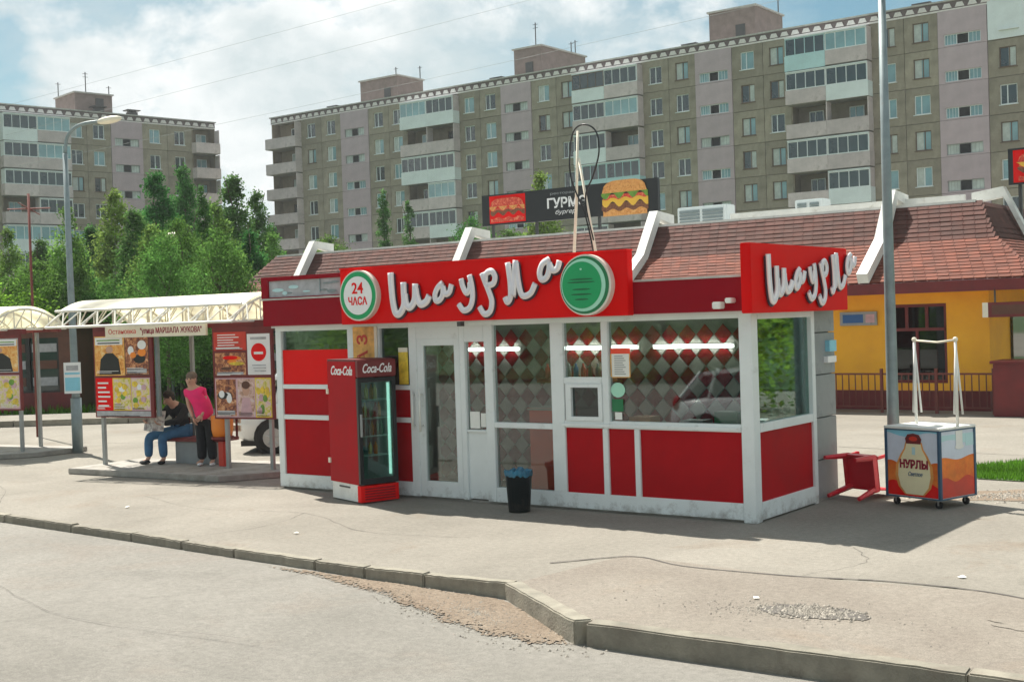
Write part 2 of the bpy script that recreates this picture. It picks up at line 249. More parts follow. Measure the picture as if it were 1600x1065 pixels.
# ------------------------------------------------------------------ ground
def gmat(name,base,dark,light,dirtc,big=.35,sp=.5):
    m=bpy.data.materials.new(name); m.use_nodes=True; nt=m.node_tree; nn=nt.nodes; L=nt.links; p=nn['Principled BSDF']; p.inputs['Roughness'].default_value=.92; p.inputs['Specular IOR Level'].default_value=.25
    t=nn.new('ShaderNodeTexCoord')
    def nz(sc,det,ro=.6,di=0,scl=(1,1,1)):
        mp=nn.new('ShaderNodeMapping'); mp.inputs['Scale'].default_value=scl; L.new(t.outputs['Object'],mp.inputs[0])
        n=nn.new('ShaderNodeTexNoise'); n.inputs['Scale'].default_value=sc; n.inputs['Detail'].default_value=det; n.inputs['Roughness'].default_value=ro; n.inputs['Distortion'].default_value=di; L.new(mp.outputs[0],n.inputs['Vector']); return n
    def rp(n,a,b,ca,cb):
        r=nn.new('ShaderNodeValToRGB'); r.color_ramp.elements[0].position=a; r.color_ramp.elements[1].position=b; r.color_ramp.elements[0].color=(*ca,1); r.color_ramp.elements[1].color=(*cb,1); L.new(n.outputs[0],r.inputs[0]); return r
    def mix(f,a,b,bt='MIX'):
        x=nn.new('ShaderNodeMix'); x.data_type='RGBA'; x.blend_type=bt
        if isinstance(f,float): x.inputs[0].default_value=f
        else: L.new(f,x.inputs[0])
        L.new(a,x.inputs[6])
        if isinstance(b,tuple): x.inputs[7].default_value=(*b,1)
        else: L.new(b,x.inputs[7])
        return x.outputs[2]
    c=rp(nz(big,7,.62,.4),.3,.7,dark,light).outputs[0]
    c=mix(rp(nz(1.3,8,.7,.2,(1,.45,1)),.52,.75,(0,0,0),(.6,.6,.6)).outputs[0],c,base)
    c=mix(rp(nz(.8,9,.72,.8,(1,.6,1)),.60,.74,(0,0,0),(.5,.5,.5)).outputs[0],c,tuple(q*.72 for q in dark)); c=mix(rp(nz(.55,9,.7,.6),.56,.72,(0,0,0),(.75,.75,.75)).outputs[0],c,dirtc)
    md_=nz(16,7,.75); c=mix(.65,c,rp(md_,.32,.68,(.72,.72,.72),(1.22,1.22,1.22)).outputs[0],'MULTIPLY'); sp_=nz(95,4,.75); c=mix(.55,c,rp(sp_,.3,.7,(.45,.45,.45),(1.5,1.5,1.5)).outputs[0],'MULTIPLY')
    v=nn.new('ShaderNodeTexVoronoi'); v.inputs['Scale'].default_value=22; L.new(t.outputs['Object'],v.inputs['Vector'])
    vr=nn.new('ShaderNodeValToRGB'); vr.color_ramp.elements[0].position=.0; vr.color_ramp.elements[1].position=.12; vr.color_ramp.elements[0].color=(.45,.42,.4,1); vr.color_ramp.elements[1].color=(1,1,1,1); L.new(v.outputs['Distance'],vr.inputs[0])
    sel=rp(nz(3.3,4,.6),.52,.6,(0,0,0),(.8,.8,.8)); c2=mix(1.0,c,vr.outputs[0],'MULTIPLY'); c=mix(sel.outputs[0],c,c2)
    L.new(c,p.inputs['Base Color'])
    b=nn.new('ShaderNodeBump'); b.inputs['Strength'].default_value=sp; b.inputs['Distance'].default_value=.012; L.new(nz(90,6,.75).outputs[0],b.inputs['Height'])
    b2=nn.new('ShaderNodeBump'); b2.inputs['Strength'].default_value=.35; b2.inputs['Distance'].default_value=.05; L.new(nz(2.2,5,.6).outputs[0],b2.inputs['Height']); L.new(b.outputs[0],b2.inputs['Normal']); L.new(b2.outputs[0],p.inputs['Normal'])
    M[name]=m
gmat('pavement_asphalt',(.275,.252,.215),(.20,.184,.156),(.30,.277,.238),(.215,.172,.132))
gmat('road_asphalt',(.262,.246,.22),(.205,.194,.172),(.288,.272,.244),(.235,.205,.175),.25,.8)
gmat('old_asphalt',(.27,.24,.20),(.215,.185,.155),(.295,.265,.225),(.27,.215,.165),.5,.8)
K=[(-60,-3.2),(-9.4,-3.56),(-5.17,-3.80),(-2.6,-3.93),(-.49,-3.88),(.86,-4.80),(4.14,-4.74),(30,-4.3)]   # back edge of kerb top
def sheet(name,pts,z,m,kind='structure'):
    me=bpy.data.meshes.new(name); me.from_pydata([(x,y,z) for x,y in pts],[],[tuple(range(len(pts)))]); me.materials.append(M[m]); o=bpy.data.objects.new(name,me); COL.objects.link(o); reg(o,None,Matrix.Identity(4)); return tag(o,kind=kind)
sheet('ground',[(-900,-400),(600,-400),(600,900),(-900,900)],-.30,'lawn')
me=bpy.data.meshes.new('road'); rx=[-90,-8,-3,-1.2,.4,1.4,60]; rz=[-.075,-.075,-.085,-.12,-.165,-.17,-.17]
me.from_pydata([(x,y,z) for x,z in zip(rx,rz) for y in (-26,-3.2)],[],[(2*i,2*i+2,2*i+3,2*i+1) for i in range(6)]); me.materials.append(M['road_asphalt']); o=bpy.data.objects.new('road',me); COL.objects.link(o); reg(o,None,Matrix.Identity(4)); tag(o,kind='structure')
sheet('pavement',K+[(30,24),(-90,60),(-90,-3.2)],0,'pavement_asphalt')
sheet('pavement_strip',[(-.3,-2.3),(1.6,-2.5),(3.3,-2.35),(5.2,-3.0),(8,-3.05),(30,-2.6),(30,-4.3),(4.14,-4.74),(.86,-4.8),(-.49,-3.88)],.004,'old_asphalt')
sheet('bounce_ground',[(-140,44),(20,44),(20,88),(-140,88)],.07,'pavement_asphalt')  # pale sheet added to bounce sunlight onto the shaded block facades
# crack between the two asphalt sheets
mb=MB(); cp=smoothp([(-.75,-3.0,0),(-.2,-2.35,0),(.5,-2.55,0),(1.6,-2.5,0),(2.4,-2.33,0),(3.3,-2.38,0),(4.2,-2.75,0),(5.4,-3.05,0),(8,-3.05,0),(12,-2.9,0)],6)
for a,b in zip(cp,cp[1:]):
    d=(b-a).normalized(); n=Vector((-d.y,d.x,0)); wa=.012+.008*random.random()
    mb.add([tuple(a+n*wa)[:2]+(.008,),tuple(a-n*wa)[:2]+(.008,),tuple(b-n*wa)[:2]+(.008,),tuple(b+n*wa)[:2]+(.008,)],[(0,1,2,3)])
mb.build('pavement_crack','crack',kind='structure')
def crack(pts,wd,z=.003,name='pavement_crack'):
    P=smoothp([(x,y,0) for x,y in pts],8); Q=[]
    for p in P: Q.append(p+Vector((random.uniform(-.02,.02),random.uniform(-.02,.02),0)))
    m=MB()
    for a,b in zip(Q,Q[1:]):
        d=(b-a).normalized(); n=Vector((-d.y,d.x,0)); w_=wd*random.uniform(.4,1.2)
        m.add([(a.x+n.x*w_,a.y+n.y*w_,z),(a.x-n.x*w_,a.y-n.y*w_,z),(b.x-n.x*w_,b.y-n.y*w_,z),(b.x+n.x*w_,b.y+n.y*w_,z)],[(0,1,2,3)])
    m.build(name,'crack',kind='structure')
crack([(-9,-1.5),(-7.2,-2.0),(-5.5,-1.7),(-3.8,-2.4),(-2.4,-2.2)],.004); crack([(-5.5,-1.7),(-5.2,-2.6),(-5.4,-3.7)],.003); crack([(1.6,-2.5),(1.9,-1.6),(1.5,-.9)],.003)
crack([(-14,-1.2),(-12,-1.9),(-10.5,-2.9)],.004); crack([(-22,2.2),(-18,3.4),(-15,4.6),(-11,5.3),(-6,6.8)],.012); crack([(2,7.5),(-4,8.2),(-9,9.4)],.012)
crack([(-9,-6.2),(-6,-6.0),(-3.4,-6.6),(-1,-6.3)],.0025,-.070,'road_crack')
# kerb
kerb=bpy.data.objects.new('kerb',None); COL.objects.link(kerb); reg(kerb,None,Matrix.Identity(4)); tag(kerb,kind='structure')
KP=[(-16,-3.38),(-14.6,-3.42),(-13.2,-3.45),(-11.8,-3.5),(-10.4,-3.53),(-9.1,-3.58),(-7.5,-3.66),(-6.2,-3.73),(-5.2,-3.80),(-4.25,-3.86),(-2.95,-3.93),(-2.25,-3.95),(-1.5,-3.93),(-.49,-3.88),(.86,-4.80),(3.85,-4.745),(6.8,-4.70),(9.8,-4.65)]
for i,(a,b) in enumerate(zip(KP,KP[1:])):
    A=Vector((*a,0)); B=Vector((*b,0)); d=(B-A).normalized(); n=Vector((d.y,-d.x,0)); j=(random.uniform(-.008,.008) if i<13 else 0); g=.005 if i<13 else .002
    ln=(B-A).length; wdt=.13 if i<13 else .16; h=.018+j; mb=MB(); mb.T=Matrix(((d.x,n.x,0,a[0]),(d.y,n.y,0,a[1]),(0,0,-1,0),(0,0,0,1)))
    e0=g; e1=ln-g
    if i==13: e1=ln+.05
    if i==14: e0=.07
    o=mb.box(e0,e1,-.03,wdt-.03,-h,.2).build('kerb_stone','kerb',kerb)
    bm=bmesh.new(); bm.from_mesh(o.data); bmesh.ops.bevel(bm,geom=[e for e in bm.edges if e.calc_face_angle(0)>.5],offset=.012,segments=2,affect='EDGES')
    lng=[e for e in bm.edges if e.calc_length()>.4*ln]; bmesh.ops.subdivide_edges(bm,edges=lng,cuts=18,use_grid_fill=True)
    tl=random.uniform(-.006,.006) if i<14 else 0; import mathutils.noise as mn_
    for v in bm.verts:
        q=mn_.noise_vector(v.co*5+Vector((i*3.1,0,0)))*.009+mn_.noise_vector(v.co*22+Vector((i*3.1,0,0)))*.005; v.co+=q*(1 if v.co.z>.03 else .3); v.co.z+=tl*(v.co.x)/ln*2
    bm.to_mesh(o.data); bm.free()
# far kerb and lawn
FKd=Vector((.8,.6,0)); FK=Vector((-36,-3.2,0)); mb=MB()
for i in range(12):
    A=FK+FKd*(i*3.0); n=Vector((-.6,.8,0)); m=MB(); m.T=Matrix(((.8,-.6,0,A.x),(.6,.8,0,A.y),(0,0,1,0),(0,0,0,1))); m.box(.01,2.99,0,.18,0,.16).build('kerb_stone','kerb',kerb,bevel=.012)
def fk(s,t): p=FK+FKd*s+Vector((-.6,.8,0))*t; return (p.x,p.y)
sheet('path',[fk(0,.18),fk(36,.18),fk(36,3.0),fk(0,3.0)],.13,'pavement_asphalt')
sheet('lawn_ground',[fk(-40,3.0),fk(36,3.0),fk(52,20),fk(40,90),fk(-60,90)],.10,'lawn')
sheet('lawn_ground',[(-12,22),(26,22),(26,80),(-60,80),(-40,36)],.05,'lawn')
sheet('lawn_ground',[(.55,5.9),(.75,5.1),(1.1,4.6),(1.7,4.55),(3.2,5.0),(9,6.5),(9,10),(2.0,8.2)],.012,'lawn')
def blades(name,poly,n,h,kind='stuff',z=.01,wd=.006):
    P=np.array(poly); lo=P.min(0); hi=P.max(0); vs=[]; fs=[]
    def inside(x,y):
        c=False; j=len(poly)-1
        for i in range(len(poly)):
            xi,yi=poly[i]; xj,yj=poly[j]
            if (yi>y)!=(yj>y) and x<(xj-xi)*(y-yi)/(yj-yi)+xi: c=not c
            j=i
        return c
    k=0
    while k<n:
        x,y=random.uniform(lo[0],hi[0]),random.uniform(lo[1],hi[1])
        if not inside(x,y): continue
        a=random.uniform(0,PI); hh=h*random.uniform(.5,1.2); dx,dy=math.cos(a)*wd,math.sin(a)*wd; lx,ly=random.uniform(-.4,.4)*hh,random.uniform(-.4,.4)*hh; b=len(vs)
        vs+=[(x-dx,y-dy,z),(x+dx,y+dy,z),(x+lx,y+ly,z+hh)]; fs.append((b,b+1,b+2)); k+=1
    me=bpy.data.meshes.new(name); me.from_pydata(vs,[],fs); me.materials.append(M['grass_blade']); o=bpy.data.objects.new(name,me); COL.objects.link(o); reg(o,None,Matrix.Identity(4)); return tag(o,kind=kind)
tag(blades('grass',[(.6,5.85),(.78,5.1),(1.1,4.62),(1.7,4.57),(3.2,5.0),(6,5.8),(6,7.6),(2.0,8.1)],26000,.075,wd=.01),'short green grass growing at the edge of the pavement right of the drinks cart','grass')
tag(blades('grass',[fk(2,3.1),fk(34,3.1),fk(34,16),fk(2,16)],22000,.22,z=.1,wd=.03),'green grass of the lawn seen through the bus shelter','grass')
# dirt patch on the road beside the slanted kerb, gravel hole in the pavement
def patch(name,cx,cy,rx,ry,z,m,rot=0,n=40,amp=.25,mk='structure'):
    pts=[]; ph=[random.uniform(0,6) for _ in range(4)]
    for k in range(n):
        a=2*PI*k/n; r=1+amp*(.5*math.sin(2*a+ph[0])+.3*math.sin(5*a+ph[1])+.25*math.sin(9*a+ph[2])+.15*math.sin(17*a+ph[3]))
        x,y=rx*r*math.cos(a),ry*r*math.sin(a); pts.append((cx+x*math.cos(rot)-y*math.sin(rot),cy+x*math.sin(rot)+y*math.cos(rot)))
    return sheet(name,pts,z,m,mk)
def pebbles(name,cx,cy,rx,ry,n,z,rmin,rmax,label,rot=0,m='pebble'):
    mb=MB()
    for _ in range(n):
        a=random.uniform(0,2*PI); q=min(1.3,abs(random.gauss(0,.55))); x,y=rx*q*math.cos(a),ry*q*math.sin(a); r=random.uniform(rmin,rmax)
        X,Y_=cx+x*math.cos(rot)-y*math.sin(rot),cy+x*math.sin(rot)+y*math.cos(rot)
        zz_=rzz(X)+.002 if z is None else z; h=r*random.uniform(.5,.9); j=[random.uniform(.7,1.2) for _ in range(5)]
        mb.add([(X+r*j[k]*math.cos(k*1.257+a),Y_+r*j[k]*math.sin(k*1.257+a),zz_) for k in range(5)]+[(X+r*.1,Y_,zz_+h)],[(k,(k+1)%5,5) for k in range(5)])
    return mb.build(name,m,kind='stuff',label=label,cat='gravel')
gmat('dirt_ground',(.27,.205,.15),(.22,.165,.12),(.29,.235,.18),(.23,.16,.11),1.2,1.0)
DPT=[(-3.6,-4.12),(-2.4,-4.10),(-1.4,-4.08),(-.55,-4.06),(.0,-4.36),(.55,-4.72),(.78,-5.0),(.5,-5.12),(.25,-5.02),(.05,-5.12),(-.2,-4.98),(-.5,-5.0),(-.8,-4.78),(-1.2,-4.72),(-1.6,-4.5),(-2.1,-4.42),(-2.7,-4.25),(-3.2,-4.22)]
def rzz(x): return float(np.interp(x,[-90,-8,-3,-1.2,.4,1.4,60],[-.075,-.075,-.085,-.12,-.165,-.17,-.17]))
bm=bmesh.new(); 
def inpoly(x,y,P):
    c=False; k=len(P)-1
    for i in range(len(P)):
        if (P[i][1]>y)!=(P[k][1]>y) and x<(P[k][0]-P[i][0])*(y-P[i][1])/(P[k][1]-P[i][1])+P[i][0]: c=not c
        k=i
    return c
nx,ny=230,62; vv=[(-3.7+4.6*i/nx,-5.2+1.25*j/ny) for j in range(ny+1) for i in range(nx+1)]
def keep(x,y):
    return inpoly(x,y,DPT) and (inpoly(x+random.gauss(0,.07),y-abs(random.gauss(0,.10)),DPT) or random.random()<.3)
ff=[(j*(nx+1)+i,j*(nx+1)+i+1,(j+1)*(nx+1)+i+1,(j+1)*(nx+1)+i) for j in range(ny) for i in range(nx) if keep(*vv[j*(nx+1)+i])]
me=bpy.data.meshes.new('dirt_patch'); me.from_pydata([(x+random.uniform(-.009,.009),y+random.uniform(-.009,.009),rzz(x)+.006+random.random()*.006) for x,y in vv],[],ff); me.materials.append(M['dirt_ground']); o=bpy.data.objects.new('dirt_patch',me); COL.objects.link(o); reg(o,None,Matrix.Identity(4)); tag(o,kind='structure')
pebbles('gravel',-.45,-4.55,1.3,.42,3200,None,.005,.017,'brown grit and gravel washed against the slanted kerb stone',-.33)
patch('pothole_ground',2.30,-3.72,.40,.22,.009,'crack',0); pebbles('gravel',2.30,-3.72,.36,.2,1100,.009,.006,.022,'loose grey gravel filling the pothole in the pavement')
patch('worn_ground',4.1,-3.3,.6,.2,.0085,'old_asphalt',.15); pebbles('gravel',1.9,-3.85,1.6,.5,500,.005,.004,.012,'scattered grit on the pavement around the pothole')
pebbles('gravel',1.9,3.2,1.0,.5,700,.001,.008,.03,'rubble and broken stones on the ground behind the drinks cart',.4)
patch('dirt_ground_patch',2.2,3.4,1.3,.55,.005,'dirt_ground',.4)
# ------------------------------------------------------------------ apartment blocks
def hole_panel(x0,x1,z0,z1,hx0,hx1,hz0,hz1,t=.3,g=.02):
    m=MB(); x0+=g; x1-=g; z0+=g; z1-=g
    m.box(x0,hx0,0,t,z0,z1); m.box(hx1,x1,0,t,z0,z1); m.box(hx0,hx1,0,t,z0,hz0); m.box(hx0,hx1,0,t,hz1,z1); return m
FH=2.785
def window_mesh(name,w,h,style,nm=2):
    m=MB(); f=.07; m.mi=0
    m.box(-w/2,w/2,.10,.18,0,f); m.box(-w/2,w/2,.10,.18,h-f,h); m.box(-w/2,-w/2+f,.10,.18,f,h-f); m.box(w/2-f,w/2,.10,.18,f,h-f)
    for i in range(1,nm): x=-w/2+w*i/nm+(.0 if nm>2 else .1*(style%3-1)); m.box(x-f/2,x+f/2,.10,.18,f,h-f)
    m.box(-w/2+f,w/2-f,.15,.16,f,h-f,1)
    if style%4==1: m.box(-w/2+f,-.02,.135,.145,f,h-f,2)
    if style%4==2: m.box(.03,w/2-f,.135,.145,f,h-f,2)
    m.box(-w/2-.08,w/2+.08,-.10,.1,-.06,-.01,0)
    return m
def proto(m,name,mats):
    o=m.build(name,mats); bpy.data.objects.remove(o); return None
def meshonly(m,name,mats):
    me=bpy.data.meshes.new(name); me.from_pydata([tuple(v) for v in m.v],[],m.f)
    for q in mats: me.materials.append(M[q])
    me.polygons.foreach_set('material_index',m.m); me.update(); return me
def place(me,name,parent,mw):
    o=bpy.data.objects.new(name,me); COL.objects.link(o); reg(o,parent,mw); return o
WSTY=[meshonly(window_mesh('w',1.25,1.5,i),'window_%d'%i,[('win_frame','win_frame','win_brown')[i%3],('win_dark','win_sky')[i%2],'curtain']) for i in range(6)]
def strip_mesh(k):
    m=MB(); w,h=2.75,.82
    m.box(-w/2,w/2,.1,.2,0,.05); m.box(-w/2,w/2,.1,.2,h-.05,h)
    for x in (-w/2,-.48,.42,w/2-.06): m.box(x,x+.06,.1,.2,.05,h-.05)
    m.box(-w/2+.06,-.48,.15,.17,.05,h-.05,1); m.box(.48,w/2-.06,.15,.17,.05,h-.05,1); m.box(-.42,.42,.24,.26,.05,h-.05,2)
    for x in (-1.15,-.9,-.68,.75,1.0): m.box(x,x+.025,.14,.15,.05,h-.05,0)
    return m
SSTY=[meshonly(strip_mesh(k),'stair_window_%d'%k,['win_frame' if k else 'grey_metal',('curtain','win_sky')[k],'void']) for k in range(2)]
NZ=[(-.5+0,)]
pan_cache={}
def wpanel(w):
    k=round(w,2)
    if k not in pan_cache: pan_cache[k]=meshonly(hole_panel(-w/2,w/2,0,FH,-.625,.625,.70,2.2),'wall_panel_%s'%k,['panel_wall'])
    return pan_cache[k]
def spanel(w):
    k=('s',round(w,2))
    if k not in pan_cache: pan_cache[k]=meshonly(hole_panel(-w/2,w/2,0,FH,-1.375,1.375,.13,.95,g=.012),'stair_panel_%s'%k[1],['panel_pink'])
    return pan_cache[k]
def loggia(parent,T,w,styles,proud=.95):
    """balcony unit: slab, parapet, optional glazing. styles=(left,right) each of o=open, g=glazed, w=white clad glazed, t=teal clad"""
    m=MB(); m.T=T; m.box(-w/2,w/2,-proud,1.2,-.16,0).build('balcony_slab','concrete',parent)
    half=w/len(styles)
    for i,st in enumerate(styles):
        a=-w/2+half*i; b=a+half; mt={'w':'white_clad','t':'teal_clad','b':'white_clad'}.get(st,'balc_par'); hgt=1.02
        m=MB(); m.T=T; zb=-.2 if st in 'wt' else -.12
        m.box(a+.01,b-.01,-proud-.06,-proud,zb,hgt)
        if i==0: m.box(a-.05,a+.01,-proud-.06,-.01,zb,hgt)
        if i==len(styles)-1: m.box(b-.01,b+.05,-proud-.06,-.01,zb,hgt)
        m.build('parapet',mt,parent)
        m=MB(); m.T=T; m.box(b-.08,b+.02,-proud+.05,0,0,FH-.25)  # partition
        m.build('partition','balc_par',parent)
        if st in 'gwtb':
            g=MB(); g.T=T; n=max(3,int(half/.75)); y0=-proud-.04; y1=-proud+.02; z0,z1=hgt,2.42
            g.box(a+.02,b-.02,y0,y1,z0,z0+.07,0); g.box(a+.02,b-.02,y0,y1,z1-.07,z1,0)
            for k in range(n+1): x=a+.03+(half-.1)*k/n; g.box(x-.01,x+.05,y0,y1,z0+.07,z1-.07,0)
            g.box(a+.04,b-.04,y1-.04,y1-.03,z0+.07,z1-.07,1)
            if i==0: g.box(a,a+.05,y1,-.01,z0,z1,0)
            if i==len(styles)-1: g.box(b-.05,b,y1,-.01,z0,z1,0)
            fr={'g':'win_frame','w':'win_frame','t':'teal_clad','b':'win_brown'}[st]
            g.build('balcony_glazing',[fr,random.choice(['win_dark','win_sky','win_dark'])],parent)
            m=MB(); m.T=T; m.box(a,b,-proud-.1,0,2.43,2.52).build('balcony_roof','white_clad',parent)
def block(name,label,org,ang,x0,x1,layout,rooms,antennas,floors=range(2,10),depth=12,vents=()):
    t=thing(name,label,'apartment block',org,ang); W0=WM[t.name]
    TOP=25.55
    def at(x,y,z): return W0@Matrix.Translation((x,y,z))
    m=MB(); m.T=W0; m.box(x0,x1,0,.3,0,2.55)
    for el in layout: m.box(el[1]+.001,el[2]-.001,1.31 if el[0]=='log' else .31,depth,0,24.83)
    m.build('wall','panel_end',t)
    fi=0
    for el in layout:
        for fl in floors:
            zb=23.5-FH*(9-fl)-1.45; k=9-fl
            if el[0]=='win':
                w=el[2]-el[1]; p=place(wpanel(w),'wall_panel',t,at((el[1]+el[2])/2,0,zb))
                place(WSTY[(fi*7+k*3+random.randrange(6))%6],'window',p,at((el[1]+el[2])/2,0,zb+.70))
            elif el[0]=='clad' and fl==9: pass
            elif el[0]=='pink':
                w=el[2]-el[1]; p=place(spanel(w),'stair_panel',t,at((el[1]+el[2])/2,-.06,zb))
                place(SSTY[random.randrange(2)],'stair_window',p,at((el[1]+el[2])/2,-.06,zb+.13))
            elif el[0]=='log':
                w=el[2]-el[1]; xc=(el[1]+el[2])/2
                mb=MB(); mb.T=at(xc,0,zb); mb.box(-w/2,w/2,1.2,1.3,0,FH-.02); mb.box(-w/2,-w/2+.12,0,1.2,0,FH-.02); mb.box(w/2-.12,w/2,0,1.2,0,FH-.02); mb.build('wall_panel','loggia_in',t)
                for sx in ((-w/4,w/4) if w>5 else (.3,)):
                    place(WSTY[random.randrange(6)],'window',t,at(xc+sx,1.0,zb+.7))
                loggia(t,at(xc,0,zb),w,el[3][min(k,len(el[3])-1)])
        fi+=1
    m=MB(); m.T=W0; m.box(x0,x1,-.02,.4,24.85,25.5).build('parapet_band','frieze_d',t)
    m=MB(); m.T=W0; m.box(x0-.1,x1+.1,-.16,.6,25.5,25.62).build('cornice','roof_metal',t)
    m=MB(); m.T=W0; m.box(x0,x1,-.05,.0,24.80,24.93).build('string_course','frieze_w',t)
    om=MB(); om.prism([(-.36,.0),(.36,.0),(.2,.34),(-.2,.34)],0,.07); ome=bpy.data.meshes.new('frieze_ornament'); ome.from_pydata([(a,-c,b) for a,b,c in om.v],[],om.f); ome.materials.append(M['frieze_w']); ome.update()
    n=int((x1-x0)/.95)
    for i in range(n): place(ome,'frieze_ornament',t,at(x0+(i+.5)*(x1-x0)/n,-.021,25.0))
    m=MB(); m.T=W0; m.box(x0,x1,.6,depth,24.84,25.1).build('roof','roof_metal',t)
    for a,b,d0,d1,h in rooms:
        m=MB(); m.T=W0; m.box(a,b,d0,d1,25.1,25.1+h); rm=m.build('machine_room','brick_room',t)
        m=MB(); m.T=W0; m.box(a-.15,b+.15,d0-.15,d1+.15,25.1+h,25.25+h).build('roof','roof_metal',rm)
        m=MB(); m.T=W0; m.box(b-1.9,b-1.0,d0-.05,d0,25.5,27.6).build('door','dark_metal',rm)
    for a,d0 in vents:
        m=MB(); m.T=W0; m.box(a-.5,a+.5,d0,d0+.8,25.1,26.2,0); m.box(a-.75,a+.75,d0-.2,d0+1,26.35,26.45,0); m.box(a-.4,a+.4,d0+.1,d0+.7,26.2,26.35,0); m.build('vent','dark_metal',t)
    for a,d0,z0,h in antennas:
        m=MB(); m.T=W0; m.cyl((a,d0,z0),(a,d0,z0+h),.06,6)
        for q in range(2 if h>2 else 1): m.box(a-.3,a+.3,d0-.02,d0+.02,z0+h-.2-.35*q,z0+h-.16-.35*q)
        m.build('antenna','dark_metal',t)
    return t
P=[(-89.1,-85.1),(-67.7,-64.1),(-46.6,-43.1),(-25.6,-21.9)]
ox=-99.8
lay=[('log',-99.7,-95.1,[('o',)]*8),('win',-95.1,-92.0),('win',-92.0,-89.1)]
LS=[[('w','w'),('o','o'),('w','w'),('o','g'),('g','w'),('o','o'),('g','o'),('o','g')],
    [('b','g'),('g','g'),('w','o'),('t','t'),('o','g'),('g','o'),('o','o'),('w','g')],
    [('t','g'),('g','w'),('o','o'),('g','g'),('o','w'),('g','o'),('o','g'),('o','o')],
    [('g','g'),('o','w'),('o','o'),('g','w'),('g','g'),('o','w'),('g','g'),('o','o')]]
for i,(a,b) in enumerate(P):
    lay.append(('pink',a,b)); s0=b; s1=P[i+1][0] if i<3 else b+17.6
    wd=s1-s0; q=(wd-6.9)/4
    lay+=[('win',s0,s0+q*1.08),('win',s0+q*1.08,s0+q*2),('log',s0+q*2,s0+q*2+6.9,LS[i]),('win',s0+q*2+6.9,s0+q*3+6.9),('win',s0+q*3+6.9,s1)]
lay=[(e[0],e[1]-ox,e[2]-ox)+tuple(e[3:]) for e in lay]
xe=lay[-1][2]
block('apartment_block','long nine storey panel block with pink stair bays and glazed balconies, behind the cafe',(ox,86.0,0),0,0,xe,lay,
  [(10.0,15.4,4,8.2,3.6),(30.9,34.2,4,11.9,3.9),(52.6,57.1,4,9.6,3.9),(74,79,4,9.6,3.7)],
  [(15.2,8,28.7,1.6),(12.6,7,28.7,1.7),(33.9,9.8,28.9,1.4),(33.6,11,28.9,1.8),(32.2,6,28.9,3.0),(56.9,9.2,28.9,2.6)],vents=((6.7,3),(29.4,3),(51.1,3),(72,3)))
# white insulated panel of the top floor, right end
bl=[o for o in bpy.data.objects if o.name=='apartment_block'][0]
MB().box(-21.85,-18.4,85.93,85.99,22.1,25.4).build('insulated_panel','white_clad',bl,label='white insulated wall panel on the top floor')
place(WSTY[0],'window',bl,Matrix.Translation((-20.3,85.84,22.75)))
R0=Vector((-106.18,83.41,0)); e=Vector((.187,.982,0)).normalized(); L0=36.0; O=R0-e*L0
S=lambda s:L0+s
lay2=[('log',S(-2.9),S(0),[('o',)]*8),('win',S(-5.9),S(-2.9)),('win',S(-8.84),S(-5.9)),('pink',S(-12.42),S(-8.84)),('win',S(-15.1),S(-12.42)),('win',S(-17.3),S(-15.1)),
 ('log',S(-24.2),S(-17.3),[('w','g'),('g','g'),('g','g'),('o','g'),('w','w'),('g','g'),('o','g'),('g','o')]),('win',S(-26.7),S(-24.2)),('win',S(-29.3),S(-26.7)),('pink',S(-33),S(-29.3)),('win',S(-36),S(-33))]
block('apartment_block','nine storey panel block end at the left edge of the picture behind the trees',tuple(O),math.atan2(e.y,e.x),0,L0,lay2,[(S(-14.9),S(-10.7),3,8,2.9)],
  [(S(-14.7),7.6,28.1,1.7),(S(-13.2),4,28.1,2.4),(S(-10.9),3.3,28.1,1.0)],depth=12,vents=((S(-9),1.5),(S(-13),1.2)))
# ------------------------------------------------------------------ cafe
cafe=thing('cafe','low yellow cafe with a dark red shingled mansard roof and white ribs behind the kiosk','cafe',(-2,16,0)); CW=Matrix.Identity(4)
def hw(x0,x1,z0,z1,holes,y0,y1,m,name,parent,label=None):   # wall along X with openings
    mb=MB(); xs=sorted({x0,x1}|{h[0] for h in holes}|{h[1] for h in holes})
    for a,b in zip(xs,xs[1:]):
        hs=sorted([h for h in holes if h[0]<=a+1e-6 and h[1]>=b-1e-6],key=lambda h:h[2]); z=z0
        for h in hs:
            if h[2]>z: mb.box(a,b,y0,y1,z,h[2])
            z=h[3]
        if z<z1: mb.box(a,b,y0,y1,z,z1)
    return mb.build(name,m,parent,label=label)
wh=[(-4.35,-2.95,.62,2.44),(-9.4,-7.6,.62,2.44),(-14,-12.2,.62,2.44),(-19,-17,.62,2.44)]
hw(-25.2,-2.0,.45,2.7,wh,16,16.25,'cafe_wall','wall',cafe)
MB().box(-25.2,-2.0,15.94,16.25,0,.45).build('plinth','maroon',cafe)
MB().box(-2.25,-2.0,16.25,24,.45,2.7).build('wall','cafe_wall',cafe); MB().box(-2.2,-1.94,16.25,24,0,.45).build('plinth','maroon',cafe)
MB().box(-25.2,-24.9,16.25,24,0,2.7).build('wall','cafe_wall',cafe); MB().box(-25.2,-2,24,24.2,0,2.7).build('wall','cafe_wall',cafe)
MB().box(-24.8,-2.3,18.6,18.7,0,2.7).build('partition','dark_in',cafe); MB().box(-24.8,-2.3,16.3,18.6,0,.05).build('floor','dark_in',cafe)
